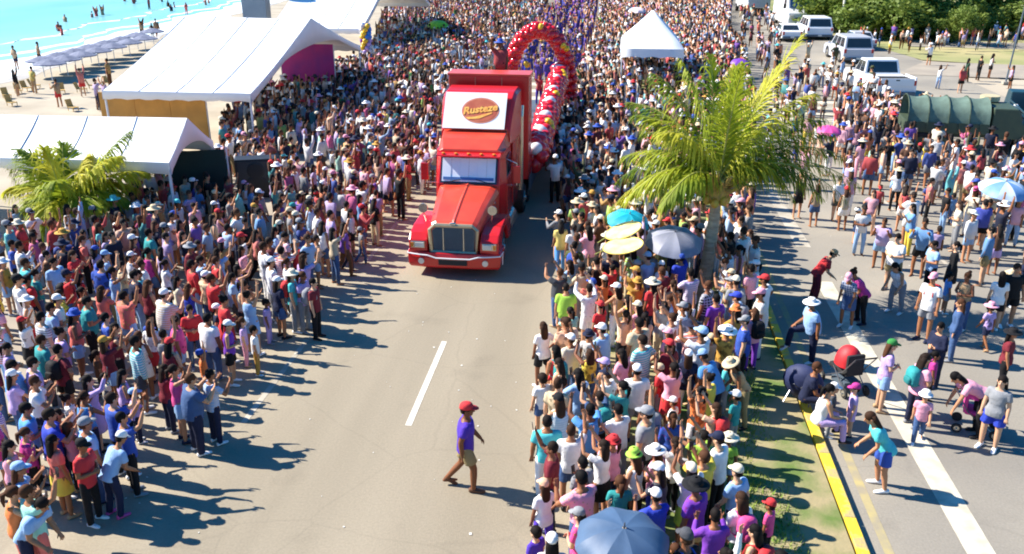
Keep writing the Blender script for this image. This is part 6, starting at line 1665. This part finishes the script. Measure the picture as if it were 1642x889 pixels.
for p in sorted(NEAR, key=lambda p: not p.get('hand')):
    for k in range(80):
        lb = label_of(p); key = (p['bd'], p['tc'], p['top'], p['zone'], p['head'].split(':')[-1] if ':' in p['head'] else '-')
        if (key not in seen or p.get('hand')) and lb not in seen and len(lb.split()) <= 16: break
        if p.get('hand'):
            if k < 3: p['note'] = ''
            if k >= 3: p['bc'] = random.choice(['denim blue', 'black', 'navy', 'dark grey', 'khaki', 'grey', 'white']) if p['bot'] else None
            if k > 8 and p['bot'] is None: p['tc'] = random.choice(WN)
        else:
            p['tc'] = random.choices(WN, [w_ ** .7 for w_ in WW])[0]; p['pat'] = random.choice(['plain', 'chest']) if len(lb.split()) > 15 else p['pat']
            if k > 12 and p['bot']: p['bc'] = random.choice(['denim blue', 'black', 'navy', 'dark grey', 'khaki', 'grey', 'white', 'olive', 'tan'])
            if k > 30: p['head'] = random.choice(('cap', 'bucket')) + ':' + random.choice(['white', 'red', 'black', 'navy', 'pink', 'grey'])
    seen.add(key); seen.add(lb); p['label'] = lb
for p in NEAR: need(p['pose'], p['bd'], p['top'], p['bot'])
LOWSET = [(po, bd) for bd in 'mwbc' for po in COMBO[bd] if po in ('stand', 'phone', 'high', 'eye', 'folded', 'hip', 'walk')]
for po, bd in LOWSET:
    for tk, bk in (((TOPK[bd][0], BOTK[bd][0])), (TOPK[bd][min(1, len(TOPK[bd]) - 1)], BOTK[bd][1])): need(po, bd, tk, bk)
t1 = time.time(); bake(); print('people templates', len(JOBS), round(time.time() - t1, 1), 's; near', len(NEAR), 'far', len(FAR), 'reach', round(NEAR[-1]['y'], 1))
with_mat = {}
def clothed(me, m):
    k = (me.name, m.name)
    if k not in with_mat:
        c = me.copy(); c.name = me.name.split('.')[0]; c.materials.clear(); c.materials.append(m); with_mat[k] = c
    return with_mat[k]
def shoe_matrices(J, H):
    out_ = []
    for nm, s_ in (('R', 1), ('L', -1)):
        a = J['leg' + nm][2]; shin = (J['leg' + nm][1] - a).normalized()
        tip = max(-.9, min(.9, -shin.y * (-1 if False else 1)))
        ang = 0 if a.z < .11 else R(35)
        out_.append(Matrix.Translation(V3((a.x, a.y, a.z - .075))) @ Matrix.Rotation(-s_ * .12, 4, 'Z') @ Matrix.Rotation(-ang, 4, 'X'))
    return out_
BOTN = {'trousers': 'trousers', 'shorts': 'shorts', 'skirt': 'skirt'}
TOPN = {'tee': 'shirt', 'long': 'shirt', 'tank': 'tank_top', 'dress': 'dress'}
phones = 0
m_ph = mat('phone_shell', (.03, .03, .035), .2)
phm = MB().box((0, 0, 0), (.078, .010, .155)).mesh('phone', m_ph)
for i, p in enumerate(NEAR):
    H = BUILD[p['bd']]['H'] * p['s']; B = BUILD[p['bd']]; J = SKEL[(p['pose'], p['bd'])]
    zoff = -.30 * H if p['pose'] == 'sit' and False else 0
    t = bpy.data.objects.new('person', None); COL.objects.link(t); t.empty_display_size = .2
    t.location = (p['x'], p['y'], p['z'] + zoff); t.rotation_euler = (0, 0, R(p['face'])); wscale = random.uniform(.93, 1.14)
    t.scale = (H * wscale, H * wscale, H)
    tag(t, p['label'], {'c': 'child', 'w': 'woman'}.get(p['bd'], 'man'), 'people watching the parade')
    b = link('body', clothed(JOBS[('body', p['pose'], p['bd'])], MAT_SKIN), t, color=srgb(p['skin']))
    Mh = head_frame(J, B)
    [link('eye', e_, t, M=Mh) for e_ in EYES]; link('mouth', LIPS, t, M=Mh)
    hd = p['head']
    if ':' in hd:
        k, c = hd.split(':'); link({'cap': 'cap'}.get(k, 'hat'), HATS[k], t, M=Mh, color=lin(c))
        link('hair', HAIRS['long' if p['bd'] == 'w' and i % 3 else ('tied' if p['bd'] == 'w' else 'short')], t, M=Mh @ Matrix.Scale(.97, 4), color=srgb(p['hc']))
    else: link('hair', HAIRS[hd], t, M=Mh, color=srgb(p['hc']))
    link(TOPN[p['top']], clothed(JOBS[('top', p['pose'], p['bd'], p['top'])], MAT_CL[p['pat']]), t, color=lin(p['tc']))
    if p['bot']: link(BOTN[p['bot']], clothed(JOBS[('bot', p['pose'], p['bd'], p['bot'])], MAT_CL['plain']), t, color=lin(p['bc']))
    for Ms in shoe_matrices(J, H): link('shoe', SHOE, t, M=Ms, color=lin(p['shoe']))
    if p['pose'] in ('phone', 'phones', 'eye') and phones < 40 and p['bd'] != 'c':
        phones += 1
        W_ = J['armR'][2] + J['hdR'] * .11
        Mw = Matrix.Translation(t.location) @ Matrix.Rotation(R(p['face']), 4, 'Z') @ Matrix.Diagonal((H * wscale, H * wscale, H, 1))
        pos = Mw @ (W_ + V3((-.02, .03, .02)))
        o = link('phone', phm, None, loc=pos); o.rotation_euler = (R(-8), 0, R(p['face']) + .2)
        who = p['label'].split(',')[0].split(' and ')[0]
        lb = 'phone held up by the ' + who
        k2 = p['zone'].replace('deep in the ', '').replace('middle of the ', '')
        if len((lb + ', ' + k2).split()) <= 16: lb += ', ' + k2
        if lb in seen: lb = lb.replace('phone held up', 'phone held by')
        if lb in seen: lb = lb.replace('phone held', 'mobile phone held')
        seen.add(lb); tag(o, lb, 'phone', 'phones held up to film')

# backpacks: things of their own, lying against the wearer's back
def sring(y_, w_, h_, z_): return [(w_ * math.copysign(abs(math.cos(a)) ** .55, math.cos(a)), y_, z_ + h_ * math.copysign(abs(math.sin(a)) ** .55, math.sin(a))) for a in [2 * math.pi * k / 14 for k in range(14)]]
m_bagc = tint_mat('bag_cloth', .8, 'plain')
bpk = MB().loft([sring(0, .13, .19, 0), sring(-.03, .155, .215, 0), sring(-.11, .150, .205, 0), sring(-.16, .12, .17, -.01)]).mesh('bag', m_bagc, True)
pkt = MB().loft([sring(-.14, .11, .085, -.07), sring(-.20, .10, .075, -.07), sring(-.215, .08, .055, -.07)]).mesh('pocket', m_bagc, True)
nb = 0
for p in NEAR:
    if p['pose'] not in ('stand', 'folded', 'phone', 'hip', 'phones') or p['bd'] not in 'mw' or nb >= 22 or random.random() > .16: continue
    H = BUILD[p['bd']]['H'] * p['s']; J = SKEL[(p['pose'], p['bd'])]; c = random.choice(['black', 'navy', 'red', 'grey', 'teal', 'hot pink', 'blue', 'brown'])
    off = J['P'] + J['t'] * .27 - J['f'] * .115
    Mw = Matrix.Translation((p['x'], p['y'], p['z'])) @ Matrix.Rotation(R(p['face']), 4, 'Z') @ Matrix.Scale(H, 4)
    who = p['label'].split(',')[0].split(' and ')[0]; lb = '%s backpack on the back of the %s' % (c, who)
    if len((lb + ', ' + p['zone']).split()) <= 16: lb += ', ' + p['zone']
    if lb in seen: continue
    seen.add(lb); nb += 1
    t = thing('backpack', lb, 'backpack', Mw @ off, R(p['face']), 'backpacks worn in the crowd')
    link('bag', bpk, t, color=lin(c)); link('pocket', pkt, t, color=tuple(v * .7 for v in lin(c)))
    for s_ in (-1, 1):
        S_ = V3((s_ * .085, 0, 0))
        pts = [S_ + V3((0, -.01, .17)), S_ + V3((0, .08, .225)), S_ + V3((0, .20, .17)), S_ + V3((s_ * .02, .24, .0)), S_ + V3((s_ * .05, .12, -.14)), S_ + V3((s_ * .03, -.02, -.17))]
        link('strap', MB().tube([q * H for q in pts], .016, 5).mesh('strap', m_bagc), t, color=lin(c))

# -------------------------------------------------- far crowd: one joined mesh
def low_figs():
    """decimated clothed figures: vertices, faces, part index of each face"""
    figs = []
    srcs = []
    for po, bd in LOWSET:
        for tk, bk in ((TOPK[bd][0], BOTK[bd][0]), (TOPK[bd][min(1, len(TOPK[bd]) - 1)], BOTK[bd][1])):
            J = SKEL[(po, bd)]; Mh = head_frame(J, BUILD[bd]); sp = []
            sp.append((JOBS[('body', po, bd)], None, 0, .10)); sp.append((JOBS[('top', po, bd, tk)], None, 1, .18)); sp.append((JOBS[('bot', po, bd, bk)], None, 2, .15))
            for hk in ((HAIRS['long' if bd == 'w' else 'short'], 3, .28),): sp.append((hk[0], Mh, 3, hk[2]))
            srcs.append((bd, sp))
    for bd, sp in srcs:
        for li, lod in enumerate((1.0, .42, .2)):
            for me, M, pi, ra in sp:
                o = bpy.data.objects.new('k', me); COL.objects.link(o)
                d = o.modifiers.new('d', 'DECIMATE'); d.ratio = max(.02, ra * lod); d.use_collapse_triangulate = True
                BOX.append((bd, li, o, M, pi))
    dg = bpy.context.evaluated_depsgraph_get(); cur = {}
    res = {}
    k = 0
    for (bd, li, o, M, pi) in BOX:
        me = o.evaluated_get(dg).data; me.calc_loop_triangles()
        v = np.empty(len(me.vertices) * 3, np.float32); me.vertices.foreach_get('co', v); v = v.reshape(-1, 3)
        if M is not None:
            A = np.array(M); v = v @ A[:3, :3].T + A[:3, 3]
        f = np.empty(len(me.loop_triangles) * 3, np.int32); me.loop_triangles.foreach_get('vertices', f); f = f.reshape(-1, 3)
        res.setdefault(k // 4, []).append((v, f, pi, bd, li)); k += 1
    for b_ in BOX: bpy.data.objects.remove(b_[2])
    BOX.clear()
    out_ = {}
    for g, lst in res.items():
        V_ = []; F_ = []; P_ = []; n = 0
        for v, f, pi, bd, li in lst:
            V_.append(v); F_.append(f + n); P_.append(np.full(len(f), pi)); n += len(v)
        out_.setdefault((bd, li), []).append((np.concatenate(V_), np.concatenate(F_), np.concatenate(P_)))
    return out_
t1 = time.time(); LOW = low_figs(); print('low figures', {k: int(np.mean([len(f[1]) for f in v])) for k, v in LOW.items()}, round(time.time() - t1, 1))
hatlow = []
for k in ('cap', 'sun'):
    me = HATS[k]; me.calc_loop_triangles(); v = np.empty(len(me.vertices) * 3, np.float32); me.vertices.foreach_get('co', v); f = np.empty(len(me.loop_triangles) * 3, np.int32); me.loop_triangles.foreach_get('vertices', f)
    hatlow.append((v.reshape(-1, 3), f.reshape(-1, 3)))
VV, FF, CC, n = [], [], [], 0
for p in FAR:
    li = 0 if p['y'] < 44 else (1 if p['y'] < 75 else 2)
    bd = p['bd']; v, f, pi = random.choice(LOW[(bd, li)])
    H = BUILD[bd]['H'] * p['s']; a = R(p['face']); c_, s_ = math.cos(a), math.sin(a)
    cols = np.array([srgb(p['skin']), lin(p['tc']), lin(p['bc'] or p['tc']), srgb(p['hc'])]); gm = cols[1].mean(); cols[1] = (cols[1] * .78 + gm * .22) * random.uniform(.7, 1.0); fc = cols[pi]
    if ':' in p['head'] and li < 2:
        hv, hf = hatlow[0 if p['head'].startswith('cap') else 1]; hc = np.array([0, .0, 1.63 - (.0 if bd != 'c' else .03)])
        f = np.concatenate([f, hf + len(v)]); v = np.concatenate([v, hv * (1.3 if bd == 'c' else 1.05) + hc]); fc = np.concatenate([fc, np.tile(np.array(lin(p['head'].split(':')[1])), (len(hf), 1))])
    elif ':' in p['head']: fc = np.where((pi == 3)[:, None], np.array(lin(p['head'].split(':')[1])), fc)
    w_ = v * H; X = w_[:, 0] * c_ - w_[:, 1] * s_ + p['x']; Y = w_[:, 0] * s_ + w_[:, 1] * c_ + p['y']; Z = w_[:, 2] + p['z']
    VV.append(np.stack([X, Y, Z], 1)); FF.append(f + n); CC.append(fc); n += len(v)
V_ = np.concatenate(VV).astype(np.float32); F_ = np.concatenate(FF).astype(np.int32); C_ = np.concatenate(CC)
me = bpy.data.meshes.new('crowd'); me.vertices.add(len(V_)); me.vertices.foreach_set('co', V_.ravel())
me.loops.add(len(F_) * 3); me.loops.foreach_set('vertex_index', F_.ravel()); me.polygons.add(len(F_)); me.polygons.foreach_set('loop_start', np.arange(0, len(F_) * 3, 3, dtype=np.int32))
me.polygons.foreach_set('use_smooth', np.ones(len(F_), bool))
me.update(calc_edges=True)
at_ = me.attributes.new('tint', 'FLOAT_COLOR', 'CORNER')
at_.data.foreach_set('color', np.concatenate([np.repeat(C_, 3, 0), np.ones((len(F_) * 3, 1))], 1).astype(np.float32).ravel())
me.materials.append(tint_mat('crowd_clothes', .8, 'plain', .3, True))
cr_ = kind(link('crowd', me), 'stuff')
print('far crowd tris', len(F_), 'total t', round(time.time() - T0, 1))
print('script seconds', round(time.time() - T0, 1), 'objects', len(bpy.data.objects))
